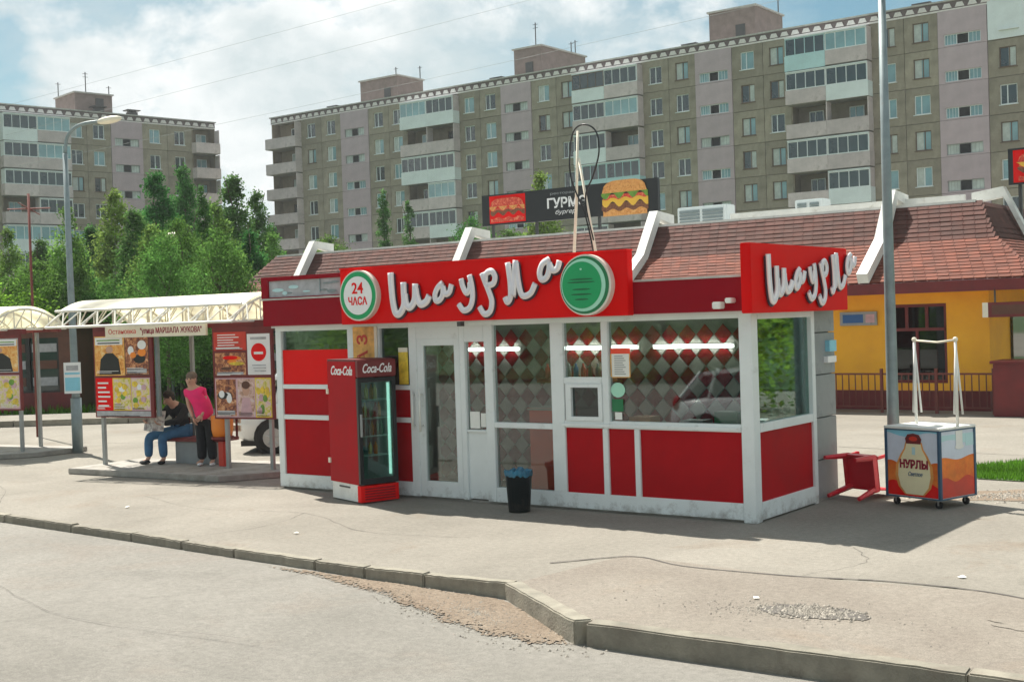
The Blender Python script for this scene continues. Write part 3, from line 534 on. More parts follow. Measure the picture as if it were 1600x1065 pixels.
for a,b,z0,z1 in wh:
    m=MB(); f=.07; y0,y1=16.05,16.15
    for q in ((a,b,z0,z0+f),(a,b,z1-f,z1),(a,b,1.82,1.89)): m.box(q[0],q[1],y0,y1,q[2],q[3])
    for x in (a,b-f): m.box(x,x+f,y0,y1,z0+f,z1-f)
    for k in (1,2): x=a+(b-a)*k/3; m.box(x-f/2,x+f/2,y0,y1,1.89,z1-f)
    m.box((a+b)/2-.03,(a+b)/2+.03,y0,y1,z0+f,1.82)
    w_=m.build('window','maroon',cafe); MB().box(a+f,b-f,16.09,16.10,z0+f,z1-f).build('pane','glass_dark',w_)
MB().box(-1.99,-1.93,17.6,19.6,.6,2.4,0).build('window','car_glass',cafe)
# roof: eave, fascia, slopes with real shingles
Ya,Yb,Yc=15.0,16.2,16.9; Za,Zb,Zc=2.95,3.87,4.75
def slope(y0,z0,y1,z1,xl0,xl1,xr0,xr1,m,name,exp=.125,wd=.26):
    """front slope covered course by course, xl/xr give the hip lines"""
    base=MB(); base.add([(xl0,y0,z0-.02),(xr0,y0,z0-.02),(xr1,y1,z1-.02),(xl1,y1,z1-.02)],[(0,1,2,3)]); base.build('roof_deck','maroon',cafe)
    L_=math.hypot(y1-y0,z1-z0); n=int(L_/exp); mb=MB(); dy,dz=(y1-y0)/L_,(z1-z0)/L_; ny,nz=-dz,dy
    for i in range(n):
        s0=i*L_/n; s1=(i+1)*L_/n+.03; t=s0/L_; a=xl0+(xl1-xl0)*t; b=xr0+(xr1-xr0)*t; x=a-(i%2)*wd/2
        while x<b:
            p,q=max(a,x+.006),min(b,x+wd-.006); x+=wd
            if q-p<.03: continue
            l=.018+random.random()*.008; u=.004
            mb.add([(p,y0+dy*s0+ny*l,z0+dz*s0+nz*l),(q,y0+dy*s0+ny*l,z0+dz*s0+nz*l),(q,y0+dy*s1+ny*u,z0+dz*s1+nz*u),(p,y0+dy*s1+ny*u,z0+dz*s1+nz*u),(p,y0+dy*s0,z0+dz*s0),(q,y0+dy*s0,z0+dz*s0)],[(0,1,2,3),(4,5,1,0)])
    mb.build(name,m,cafe,kind='stuff')
slope(Ya,Za,Yb,Zb,-27.5,-26.5,-.7,-1.9,'shingle','shingles'); slope(Yb,Zb,Yc,Zc,-26.5,-25.7,-1.9,-2.4,'shingle_shaded','shingles')
def hip(pts,m,flip=1):  # side slopes along Y, courses of shingles
    (x0,y0,z0),(x1,y1,z1),(x2,y2,z2),(x3,y3,z3)=pts; mb=MB(); n=max(2,int(math.dist(pts[0],pts[3])/.16)); k=26
    for i in range(n):
        t0,t1=i/n,(i+1.2)/n
        for j in range(k):
            s0,s1=(j+.03)/k,(j+.97)/k; Q=[]
            for s,t,l in ((s0,t0,.02),(s1,t0,.02),(s1,min(1,t1),.005),(s0,min(1,t1),.005)):
                A=[pts[0][c]+(pts[1][c]-pts[0][c])*s for c in range(3)]; B=[pts[3][c]+(pts[2][c]-pts[3][c])*s for c in range(3)]
                Q.append((A[0]+(B[0]-A[0])*t+l*flip,A[1]+(B[1]-A[1])*t,A[2]+(B[2]-A[2])*t+l))
            mb.add(Q,[(0,1,2,3)])
    mb.add([(p[0],p[1],p[2]-.01) for p in pts],[(0,1,2,3)]); mb.build('shingles',m,cafe,kind='stuff')
hip([(-.7,15,2.95),(-.7,25,2.95),(-1.9,23.8,3.87),(-1.9,16.2,3.87)],'shingle'); hip([(-1.9,16.2,3.87),(-1.9,23.8,3.87),(-2.4,23.1,4.75),(-2.4,16.9,4.75)],'shingle_shaded')
hip([(-27.5,15,2.95),(-27.5,25,2.95),(-26.5,23.8,3.87),(-26.5,16.2,3.87)],'shingle',-1); hip([(-26.5,16.2,3.87),(-26.5,23.8,3.87),(-25.7,23.1,4.75),(-25.7,16.9,4.75)],'shingle_shaded',-1)
MB().box(-25.7,-2.4,16.92,23.1,4.60,4.74).build('roof','roof_metal',cafe)
MB().box(-27.5,-.7,15.0,15.12,2.68,2.925).build('fascia','maroon',cafe); MB().box(-.82,-.7,15.12,25,2.68,2.925).build('fascia','maroon',cafe); MB().box(-27.5,-.82,15.12,24.2,2.70,2.74).build('soffit','cafe_wall',cafe)
MB().box(-25.7,-2.5,16.88,16.98,4.74,4.80).build('ridge_cap','white_paint',cafe); MB().box(-9.0,-2.9,17.4,17.5,4.74,4.98).build('parapet','white_paint',cafe)
def rib(x,wd=.26):
    m=MB(); t=.17; pr=[(Ya-.08,Za+.05),(Yb-.03,Zb+.03),(Yc+.02,Zc+.25),(Yc+.75,Zc+.12)]; of=[(-.10,.16),(-.18,.1),(-.15,.17),(0,.22)]
    for (a,b),(oa,ob) in zip(zip(pr,pr[1:]),zip(of,of[1:])):
        vs=[]
        for xx in (x-wd/2,x+wd/2): vs+=[(xx,a[0],a[1]-.05),(xx,b[0],b[1]-.05),(xx,b[0]+ob[0],b[1]+ob[1]),(xx,a[0]+oa[0],a[1]+oa[1])]
        m.add(vs,[(0,1,2,3),(4,7,6,5),(0,4,5,1),(1,5,6,2),(2,6,7,3),(3,7,4,0)])
    m.build('roof_rib','white_paint',cafe)
for x in (-4.45,-10.95,-17.3,-23.9): rib(x)
m=MB(); pr=[(-.6,2.98),(-1.85,3.95),(-2.35,5.0),(-3.1,4.9)]
for a,b in zip(pr,pr[1:]): m.add([(a[0],y,a[1]+dz) for y in (18.6,18.86) for dz in (-.05,.2)]+[(b[0],y,b[1]+dz) for y in (18.6,18.86) for dz in (-.05,.2)],[(0,1,3,2),(4,6,7,5),(0,4,5,1),(2,3,7,6),(1,5,7,3),(0,2,6,4)])
m.build('roof_rib','white_paint',cafe)
F=frameM((-5.5,15.98,2.0),(1,0,0),(0,-1,0)); m=flat(F); rect(m,.05,.95,-.02,.30,.05,0,.05); rect(m,.12,.62,.04,.24,.054,1); rect(m,.68,.9,.04,.24,.054,2)
m.build('wall_sign',['grey_metal','blue','pinkish'],cafe,label='blue and white notice board on the yellow wall')
F=frameM((-2.0,15.0,2.0),(1,.0,0),(0,-1,0)); m=flat(F); rect(m,.15,1.6,.1,.42,.0,0,.08); rect(m,.15,.27,.1,.42,.004,1); rect(m,.35,1.5,.16,.36,.004,2)
m.build('hanging_sign',['maroon','cream','brown'],cafe); MB().box(-1.6,-1.57,15.0,15.04,2.4,2.75).build('sign_bracket','dark_metal',cafe)
MB().box(-1.55,-.2,14.6,15.5,0,1.12).build('entrance_wall','maroon',cafe,bevel=.01); MB().box(-1.6,-.15,14.55,15.55,1.12,1.18).build('coping','maroon',cafe)
m=MB(); 
for z0,z1,c in ((1.95,2.02,0),(1.72,1.9,1),(1.62,1.68,0)): m.box(-.95,0,15.6,15.66,z0,z1,c)
m.build('menu_board',['white','bright_red'],cafe)
# fence of the cafe terrace
fen=thing('metal_fence','low dark red metal railing in front of the yellow cafe wall','fence',(-10,15.1,0))
mb=MB(); mb.box(-24,-1.62,15.08,15.12,.86,.90); mb.box(-24,-1.62,15.08,15.12,.12,.15); mb.build('rail','rust_red',fen)
x=-24.0; i=0
while x<-1.6:
    (MB().box(x-.03,x+.03,15.07,15.13,0,1.0) if i%8==0 else MB().box(x-.011,x+.011,15.09,15.11,.15,.86)).build('fence_post' if i%8==0 else 'fence_bar','rust_red',fen); x+=.155; i+=1
# roof things
def ac(x,y,z,w,h,lab):
    t=thing('air_conditioner',lab,'air conditioner',(x,y,z),0,'cooling units on the cafe roof'); MB().box(x,x+w,y,y+.5,z,z+h).build('case','white_clad',t,bevel=.02)
    m=MB(); n=2
    for k in range(n):
        a=x+.08+(w-.1)*k/n
        for q in range(5): m.box(a,a+(w-.3)/n,y-.03,y-.005,z+.08+q*(h-.16)/5,z+.05+(q+.75)*(h-.12)/5)
    m.build('grille','galv',t)
ac(-11.3,18.7,4.75,1.55,.62,'pale grey twin cooling unit on the cafe roof right of the burger sign'); ac(-7.75,18.7,4.75,.8,.55,'small grey cooling unit on the cafe roof left of the tall lamp post'); 
# burger billboard
def burger(m,cx,cy,w,h,d,ids):  # ids bun,lettuce,cheese,patty,tomato
    def blob(x0,x1,y0,y1,dd,mi,wob=.0,top=1):
        n=22; pts=[]
        for k in range(n+1): t=k/n; pts.append((x0+(x1-x0)*t,y0+wob*math.sin(t*21+x0*9)*(y1-y0)))
        for k in range(n+1): t=1-k/n; pts.append((x0+(x1-x0)*t,y0+(y1-y0)*((1-(2*t-1)**4)**.5*top+(1-top))))
        m.prism(pts,dd-.008,dd,mi)
    blob(cx-w*.47,cx+w*.47,cy-h*.5,cy-h*.28,d,ids[0],0,.3); blob(cx-w*.5,cx+w*.5,cy-h*.33,cy-h*.12,d+.004,ids[3],.2,.4); blob(cx-w*.48,cx+w*.5,cy-h*.16,cy+h*.03,d+.008,ids[2],.45,.2)
    blob(cx-w*.46,cx+w*.47,cy-h*.0,cy+h*.12,d+.012,ids[4],.3,.4); blob(cx-w*.5,cx+w*.5,cy+h*.08,cy+h*.2,d+.016,ids[1],.8,.3); blob(cx-w*.48,cx+w*.48,cy+h*.17,cy+h*.52,d+.020,ids[0],0,1)
bb=thing('billboard','long black burger billboard on posts above the cafe roof behind the kiosk','billboard',(-15.3,19,4.7))
MB().box(-18.5,-12.08,19.0,19.12,5.36,6.33).build('board','black',bb)
for x in (-18.2,-16.5,-14.2,-12.4): MB().box(x-.04,x+.04,19.13,19.2,4.6,6.2).build('post','dark_metal',bb)
F=frameM((-18.5,18.999,5.36),(1,0,0),(0,-1,0)); bm_=['bun_mix','lettuce','cheese','patty_mix','tomato_mix','bright_red']
m=flat(F); rect(m,.3,1.7,.06,.92,.003,5); burger(m,1.0,.46,1.36,.72,.012,(4,0,3,5,4)); m.build('burger_picture',bm_,bb,label='picture of a red burger on the left of the board')
m=flat(F); burger(m,5.3,.48,1.6,1.02,.012,(0,1,2,3,4)); m.build('burger_picture',bm_,bb,label='picture of a burger with melted cheese on the right of the board')
text('lettering','ГУРМЭ',F,3.25,.38,.40,'white',bb,width=1.45,bold=.012); text('lettering','бургер',F,3.2,.18,.17,'white',bb,width=.75,shear=.3); text('lettering','ресторан',F,3.1,.78,.1,'grey_metal',bb,width=.9)
b2=thing('billboard','second burger billboard above the cafe roof, cut by the right edge','billboard',(0,19,4.7)); MB().box(-2.33,3.6,19.0,19.12,5.24,6.12).build('board','black',b2)
F=frameM((-2.33,18.999,5.24),(1,0,0),(0,-1,0)); m=flat(F); rect(m,.12,1.5,.05,.83,.003,5); burger(m,.85,.42,1.3,.66,.012,(4,2,3,5,4)); m.build('burger_picture',bm_,b2)
for x in (-2.1,.2,2.5): MB().box(x-.04,x+.04,19.13,19.2,0,6.0).build('post','dark_metal',b2)
# dark brown pavilions behind the shelter
def pavilion(s,t,w,d,h,lab,nw):
    p=fk(s,t); th=thing('pavilion',lab,'pavilion',(p[0],p[1],.12),math.atan2(.6,.8)); W0=WM[th.name]
    def b(x0,x1,y0,y1,z0,z1,mi=0,mb=None): m=mb or MB(); m.T=W0; m.box(x0,x1,y0,y1,z0,z1,mi); return m
    b(0,w,.3,d,0,h).build('wall','brown',th); b(-.2,w+.2,-.25,d+.2,h,h+.14).build('roof','brown',th); b(0,w,0,.3,0,.55).build('counter','maroon',th); b(0,w,0,.3,h-.28,h).build('lintel','brown',th)
    b(-.12,0,0,.3,0,h).build('pilaster','brown',th); b(w*.9,w,0,.29,.55,h-.28).build('pilaster','brown',th); cw=w*.9/nw
    for i in range(nw):
        m=MB(); b(i*cw,(i+1)*cw,.05,.1,.55,.6,0,m); b(i*cw,i*cw+.06,.05,.1,.6,h-.28,0,m); b((i+1)*cw-.06,(i+1)*cw,.05,.1,.6,h-.28,0,m)
        b(i*cw+.06,(i+1)*cw-.06,.14,.15,.6,h-.28,1,m)
        for k in range(3): b(i*cw+.1,(i+1)*cw-.1,.125,.135,.75+k*.5,1.0+k*.5,2+(k+i)%2,m)
        m.build('window',['black','win_dark','grey_poster','brown'],th)
pavilion(10.0,4.5,5.2,2.4,2.45,'dark brown pavilion with black shop windows behind the lamp post on the left',5)
pavilion(19.6,5.2,3.2,2.2,2.45,'dark brown pavilion behind the bus shelter right of the woman',3)
# ------------------------------------------------------------------ trees
def crown_mesh(name,h,rad,nl,leaf,prof,mats,seed,clumps=70,trunk=.14,profk=''):
    rg=np.random.default_rng(seed); zs=rg.uniform(.0,1,clumps*4); keep=[]
    for z in zs:
        r=prof(z); 
        if rg.random()<max(.15,r): keep.append(z)
        if len(keep)>=clumps: break
    cc=[]
    for z in keep:
        r=prof(z)*rad*math.sqrt(rg.uniform(.15,1)); a=rg.uniform(0,2*PI); cc.append((r*math.cos(a),r*math.sin(a),z,prof(z)))
    cc=np.array(cc); k=rg.integers(0,len(cc),nl); sz=(.15 if profk!='pop' else .3)*rad*(.45+.6*cc[k,3])
    P_=np.stack([cc[k,0]+rg.normal(0,1,nl)*sz,cc[k,1]+rg.normal(0,1,nl)*sz,(cc[k,2])*h+rg.normal(0,1,nl)*sz*.9],1)
    n=rg.normal(0,1,(nl,3)); n[:,2]+=.5; n/=np.linalg.norm(n,axis=1)[:,None]; a=np.cross(n,rg.normal(0,1,(nl,3))); a/=np.linalg.norm(a,axis=1)[:,None]; b=np.cross(n,a)
    s=leaf*rg.uniform(.6,1.3,nl)[:,None]; q=np.stack([P_-a*s,P_-b*s*.55,P_+a*s,P_+b*s*.55],1).reshape(-1,3)
    me=bpy.data.meshes.new(name); me.from_pydata(q.tolist(),[],(np.arange(nl*4).reshape(-1,4)).tolist()); me.materials.append(M[mats]); me.update()
    return me,cc
def trunk_mesh(name,h,r,seed,m,cc,base):
    rg=random.Random(seed); mb=MB(); pts=[(0,0,-.2)]+[(rg.uniform(-.08,.08)*i,rg.uniform(-.08,.08)*i,h*(base+(.92-base)*i/6) if i else h*base*.5) for i in range(0,7)]
    pts=smoothp(pts,3); n=len(pts); mb.tube(pts,[r*(1-.88*i/(n-1)) for i in range(n)],8)
    for _ in range(12):
        c=cc[rg.randrange(len(cc))]; z0=h*base+(c[2]*h*(1-base))*.72; z0=max(h*base*.9,min(z0,h*.8)); e=Vector((c[0],c[1],h*base+c[2]*h*(1-base))); s=Vector((0,0,min(z0,e.z-.1)))
        mb.tube([s,s.lerp(e,.5)+Vector((0,0,-.1)),e],[r*.35,r*.2,r*.06],5)
    me=bpy.data.meshes.new(name); me.from_pydata([tuple(v) for v in mb.v],[],mb.f); me.materials.append(M[m]); me.polygons.foreach_set('use_smooth',[True]*len(mb.f)); me.update(); return me
def oval(z): return max(0,math.sin(PI*min(1,(z*.93+.07)))**.6)*(1.05-.45*z)
def cone(z): return max(.06,(1-z)**.75*min(1,z*6+.35))
def pop(z): return max(.12,math.sin(PI*(z*.9+.08))**.5)
TP={}
for k,(prof,mats,leaf,nl,rad,tm,cl,base,seeds) in {'birch':(cone,'leaf_b',.08,19000,.2,'birch_bark',220,.1,(1,2)),'dark':(cone,'leaf_c',.08,24000,.20,'bark',260,.06,(3,4,11)),'round':(oval,'leaf_a',.085,17000,.31,'bark',150,.2,(5,6,12)),'poplar':(pop,'leaf_c',.06,9000,.036,'bark',130,.06,(7,8)),'bush':(oval,'leaf_d',.05,9000,.42,'bark',70,.02,(9,))}.items():
    TP[k]=[]
    for sd in seeds:
        H=10 if k!='bush' else 4; me,cc=crown_mesh(k+'_crown',H*(1-base)*.93,H*rad,nl,leaf,prof,mats,sd,cl,profk='pop' if k=='poplar' else ''); tk=trunk_mesh(k+'_trunk',H,H*.016 if k!='poplar' else H*.012,sd,tm,cc,base); TP[k].append((me,tk,H,base))
def tree(kind,v,x,y,h,label,group,wide=1,rz=None,z=0.05):
    me,tk,H,base=TP[kind][v%len(TP[kind])]; s=h/H; rz=random.uniform(0,6.28) if rz is None else rz
    t=bpy.data.objects.new({'birch':'birch_tree','dark':'dense_tree','round':'leafy_tree','poplar':'poplar_tree','bush':'bush'}[kind],None); COL.objects.link(t); reg(t,None,Matrix.Translation((x,y,z))@Matrix.Rotation(rz,4,'Z')@Matrix.Diagonal((s*wide,s*wide,s,1))); tag(t,label,'bush' if kind=='bush' else 'tree',group)
    W0=WM[t.name]; place(me,'crown',t,W0@Matrix.Translation((0,0,H*base))); place(tk,'trunk',t,W0)
G='trees between the road and the apartment blocks'
def atp(x,D):
    p=CAMP+(rr*((x-800)/2000)-uu*0+fw)*D; return p.x,p.y
TL=[('birch',0,112,44,7.0,'light green birch beside the curved lamp post, crown topping at its right',1.0),('dark',0,70,52,6.6,'low dark tree left of the curved lamp post',1.2),('birch',0,20,50,6.8,'rounded tree at the far left behind the red mast',1.1),
('birch',1,186,50,8.3,'tall pale birch in front of the pink stair bay of the left block',1.05),('dark',1,150,56,7.5,'dark tree behind the gap between the two left birches',1.1),('dark',1,218,46,7.2,'pointed mid green tree left of the small hidden lamp',1.0),
('dark',2,252,52,9.4,'tall pointed dark tree left of the narrow poplar',1.0),('dark',0,297,58,10.4,'tallest dark pointed tree directly left of the narrow poplar',.8),('poplar',0,324,43,7.6,'narrow dark poplar between two tall pointed trees in front of the sky gap',1.0),
('dark',1,372,54,9.4,'tall pointed tree standing against the open sky right of the poplar',.95),('dark',2,408,57,9.0,'second pointed tree against the open sky, next to the long block',.9),('birch',1,345,44,7.0,'pale pointed tree below the narrow poplar on its right',1.1),
('dark',1,428,60,7.6,'dark pointed tree filling the gap at the corner of the long block',1.0),('birch',0,432,50,6.3,'pale small tree at the left corner of the long block',1.1),('dark',2,275,42,6.3,'pointed tree behind the roof of the shelter, middle',.9),('dark',0,395,46,6.2,'low pointed tree where the cafe roof begins',1.2),('birch',1,240,43,6.2,'small pale birch behind the shelter roof',1.2),('dark',1,130,46,5.8,'low pointed tree behind the lamp post',1.1),('round',1,60,43,5.0,'low round tree behind the left shelter',1.3),('round',0,180,44,4.3,'low round tree behind the shelter sign',1.4),('dark',2,325,46,5.0,'low dark tree behind the shelter above the woman',1.4)]
for k,v,px,D,h,lab,wd in TL:
    x,y=atp(px,D); tree(k,v,x,y,h,lab,G,wd)
x,y=atp(8,42); tree('bush',0,x,y,4.5,'bright yellow green young tree above the roof of the left shelter','bushes near the bus shelters',1.3)
G2='trees behind the cafe in front of the long block'
for k,v,px,D,h,lab,wd in [('poplar',0,606,70,10.2,'left one of two slim poplars in front of the long block',1.0),('poplar',1,646,70,9.6,'right one of two slim poplars in front of the long block',1.0),('round',1,520,62,6.9,'rounded tree left of the two slim poplars',1.0),('birch',0,852,60,9.6,'pale tree rising above the black burger billboard',1.0),
 ('round',2,745,62,7.6,'rounded tree left of the burger billboard',.9),('birch',1,905,62,6.6,'pale tree behind the middle of the burger billboard',1.2),('round',0,970,60,6.3,'green tree under the right end of the burger billboard',1.2),('round',1,800,58,6.6,'green tree below the left burger picture',1.3),('round',2,560,64,5.6,'low tree at the foot of the left slim poplar',1.3),('round',0,690,62,5.6,'low tree right of the slim poplars',1.4),('dark',1,472,64,5.8,'low dark tree at the corner of the long block',1.2)]:
    x,y=atp(px,D); tree(k,v,x,y,h,lab,G2,wd)
# lawn trees whose trunks show through the shelter
for i,(px,D,h,lab) in enumerate([(262,36,5.2,'young tree whose thin trunk stands on the lawn left of the woman'),(283,40,6,'tree whose thicker trunk stands on the lawn above the woman'),(345,38,5.5,'tree on the lawn behind the right poster wall')]):
    x,y=atp(px,D); tree('round',i,x,y,h,lab,G,.9)

# trees on the far side of the road, behind the photographer: they are what the windows mirror
ORD='first second third fourth fifth sixth seventh eighth ninth tenth eleventh twelfth thirteenth fourteenth fifteenth sixteenth seventeenth eighteenth'.split()
for i in range(18):
    x=-64+i*4.6+random.uniform(-1,1); tree(['round','bush','dark'][i%3],i,x,-28-random.uniform(0,5),random.uniform(6,9),ORD[i]+' from the left in the tree row across the road, seen mirrored only','trees across the road',1.3,z=-.25)
for i,(x,y) in enumerate(((9,14),(14,18),(19,24),(24,27),(12,24),(27,20),(20,16))): tree(['bush','round','dark'][i%3],i,x,y,7,ORD[i]+' tree right of the cafe lawn, mirrored in the kiosk side window','trees right of the lawn',1.4)
# ------------------------------------------------------------------ kiosk
ki=thing('kiosk','red and white glazed fast food kiosk with a large red lettered sign','kiosk',(-3.86,1.2,0))
def B(name,m,*bs,parent=None,bevel=0,label=None):
    mb=MB()
    for b in bs: mb.box(*b)
    return mb.build(name,m,parent or ki,bevel=bevel,label=label)
MB().box(-7.66,-.05,.05,2.45,0,.05).build('floor','dark_in',ki); B('base','concrete',(-7.7,-.02,.02,2.48,-.02,.03))
# frame members: each rail and post butted
y0,y1=-.03,.07
def fr(x0,x1,z0,z1,a=y0,b=y1,name='frame_bar'): return MB().box(x0,x1,a,b,z0,z1).build(name,'white_frame',ki,bevel=.006)
fr(-7.72,-5.10,.03,.22,name='bottom_rail'); fr(-3.66,-.13,.03,.22,name='bottom_rail')
for a,b in ((-7.72,-7.6),(-6.25,-6.13),(-5.70,-5.63),(-5.10,-4.96),(-4.21,-4.125),(-3.80,-3.66),(-2.745,-2.55),(-1.985,-1.89)):
    lo=.22 if not (-5.2<a<-3.7) else .03
    if a==-5.70: lo=1.55
    if a==-1.985: lo=1.03
    fr(a,b,lo,2.33,name='post')
fr(-.13,.03,.0,2.40,-.03,.13,name='corner_post')
fr(-7.72,-5.1,2.33,2.40,name='top_rail'); fr(-3.66,-.13,2.33,2.40,name='top_rail'); fr(-4.96,-4.21,2.17,2.33,name='door_header'); fr(-4.125,-3.80,2.12,2.33,name='door_header'); fr(-5.1,-3.66,2.33,2.40,name='top_rail')
for a,b in ((-7.6,-6.25),(-6.13,-5.10)): fr(a,b,1.48,1.545); fr(a,b,1.03,1.10)
fr(-3.66,-2.745,1.0,1.07); fr(-2.55,-1.985,1.575,1.655); fr(-2.55,-1.985,1.03,1.12); fr(-1.89,-.13,1.03,1.12); fr(-2.0,-1.92,.22,1.029); fr(-1.55,-1.475,.22,1.03)
MB().box(-2.6,-.13,-.05,-.031,1.05,1.085).build('sill','white_frame',ki)
def rp(x0,x1,z0,z1,m='red_panel',name='panel',label=None): return MB().box(x0,x1,.0,.03,z0,z1).build(name,m,ki,label=label)
rp(-7.6,-6.25,.22,1.03); rp(-7.6,-6.25,1.10,1.48); rp(-7.6,-6.25,1.545,2.05,'bright_red',label='bright red upper panel at the left end'); rp(-6.13,-5.10,.22,1.03); rp(-6.13,-5.10,1.10,1.48); rp(-6.13,-5.63,1.545,1.7,'bright_red')
rp(-2.55,-2.0,.22,1.03); rp(-1.92,-1.55,.22,1.03); rp(-1.475,-.13,.22,1.03); rp(-4.125,-3.80,.05,.93,'white_frame','door_side_panel')
def pane(x0,x1,z0,z1,m='glass',y=.02): return MB().box(x0,x1,y,y+.006,z0,z1).build('window_pane',m,ki)
pane(-7.6,-6.25,2.05,2.33); B('blind','interior',(-7.58,-6.2,.3,.32,2.12,2.38)); pane(-5.63,-5.10,1.545,2.33,'glass_dark'); pane(-4.125,-3.80,.95,2.12); pane(-3.66,-2.745,1.07,2.33); pane(-3.66,-2.745,.22,1.0); pane(-2.55,-1.985,1.655,2.33); pane(-1.89,-.13,1.12,2.33)
fr(-4.125,-3.80,.93,.96); B('service_window_frame','white_frame',(-2.52,-2.44,-.045,.05,1.12,1.575),(-2.04,-1.985,-.045,.05,1.12,1.575),(-2.44,-2.04,-.045,.05,1.12,1.17),(-2.44,-2.04,-.045,.05,1.53,1.575)); pane(-2.44,-2.04,1.17,1.53,'glass_dark',.0)
# door
d=B('door','white_frame',(-4.96,-4.85,-.02,.04,.04,2.17),(-4.31,-4.215,-.02,.04,.04,2.17),(-4.85,-4.31,-.02,.04,.04,.25),(-4.85,-4.31,-.02,.04,2.08,2.17),bevel=.004)
MB().box(-4.85,-4.31,.005,.012,.25,2.08).build('pane','glass',d)
m=MB(); m.tube([(-4.88,-.02,1.42),(-4.88,-.09,1.42)],.012); m.tube([(-4.88,-.09,1.50),(-4.88,-.09,.92)],.016); m.tube([(-4.88,-.02,1.0),(-4.88,-.09,1.0)],.012); m.build('handle','white_paint',d,smooth=True)
m=MB(); m.tube([(-5.02,-.03,1.42),(-5.02,-.08,1.42)],.01); m.tube([(-5.02,-.08,1.47),(-5.02,-.08,.95)],.013); m.tube([(-5.02,-.03,1.0),(-5.02,-.08,1.0)],.01); m.build('handle','white_paint',ki,smooth=True)
# side toward +X
def sb(name,y0_,y1_,z0,z1,m='white_frame',x0=-.07,x1=.03): return MB().box(x0,x1,y0_,y1_,z0,z1).build(name,m,ki,bevel=.005 if m=='white_frame' else 0)
sb('post',1.62,1.72,.0,2.40); sb('bottom_rail',.13,1.62,.02,.22); sb('top_rail',.13,1.62,2.31,2.40); sb('frame_bar',.13,1.62,1.02,1.12); sb('panel',.13,1.62,.22,1.02,'red_panel',-.03,.0); sb('window_pane',.13,1.62,1.12,2.31,'glass_green',-.03,-.024)
# grey clad rear part
zz=[0,.50,1.03,1.57,2.10,2.40]
for a,b in zip(zz,zz[1:]): MB().box(-.10,-.04,1.76,2.5,a+.012,b).build('cladding_panel','grey_clad',ki,bevel=.006)
x=-7.7
while x<-.15:
    for a,b in zip(zz,zz[1:]): MB().box(x+.006,min(x+1.27,-.11),2.45,2.5,a+.012,b).build('cladding_panel','grey_clad',ki)
    x+=1.274
B('corner_trim','grey_metal',(-.06,-.03,1.725,1.755,0,2.4)); B('backing','dark_metal',(-.13,-.101,1.73,2.45,0,2.4),(-7.7,-.13,2.40,2.448,0,2.4)); m=MB(); m.box(-.04,.02,2.2,2.42,1.86,2.0,0); m.box(-.04,.015,2.15,2.42,1.72,1.8,1); m.build('meter_box',['sky_blue','white'],ki)
# left side
MB().box(-7.72,-7.66,.07,2.45,1.1,2.4).build('window_pane','glass_dark',ki); B('panel','red_panel',(-7.72,-7.66,.07,2.45,.03,1.1)); 
# fascia and roof
B('roof','roof_metal',(-7.74,.02,-.08,2.53,2.74,2.80)); B('ceiling','interior',(-7.7,-.05,.1,2.4,2.41,2.44))
B('fascia','dark_red',(-7.78,-6.06,-.2,-.1,2.41,2.79)); B('fascia','dark_red',(-1.39,.04,-.2,-.1,2.41,2.79)); B('fascia','dark_red',(-6.06,-1.39,-.2,-.1,2.41,2.79)); B('fascia','dark_red',(-7.78,-7.68,-.1,2.55,2.41,2.79)); B('fascia','dark_red',(-7.68,.04,2.54,2.58,2.41,2.79))
B('fascia_cap','roof_metal',(-7.80,-6.05,-.22,-.08,2.79,2.815)); B('fascia_cap','roof_metal',(-1.38,.05,-.22,-.08,2.79,2.815)); B('soffit','white_frame',(-7.7,.03,-.12,-.03,2.38,2.41)); B('fascia','dark_red',(.04,.055,-.2,2.55,2.41,2.79))
fb=B('banner_board','grey_poster',(-7.66,-6.07,-.17,-.13,2.83,3.07)); F=frameM((-7.66,-.171,2.83),(1,0,0),(0,-1,0)); m=flat(F); random.seed(4)
for _ in range(9): cx_,cy_=random.uniform(.1,1.45),random.uniform(.04,.2); ell(m,cx_,cy_,random.uniform(.03,.13),random.uniform(.01,.03),.001+.0006*_,.003+.0006*_,_%2)
rect(m,1.05,1.07,.05,.24,.012,0); m.build('faded_print',['galv','teal_clad'],fb,kind='stuff')
B('banner_frame','dark_red',(-7.8,-7.66,-.2,-.1,2.80,3.13),(-7.66,-6.06,-.2,-.1,3.07,3.13),(-7.66,-6.06,-.2,-.1,2.80,2.83)); B('banner_backing','dark_metal',(-7.78,-6.06,-.1,-.06,2.80,3.13))
mm('emblem_green',(.005,.13,.045),.4,.1)
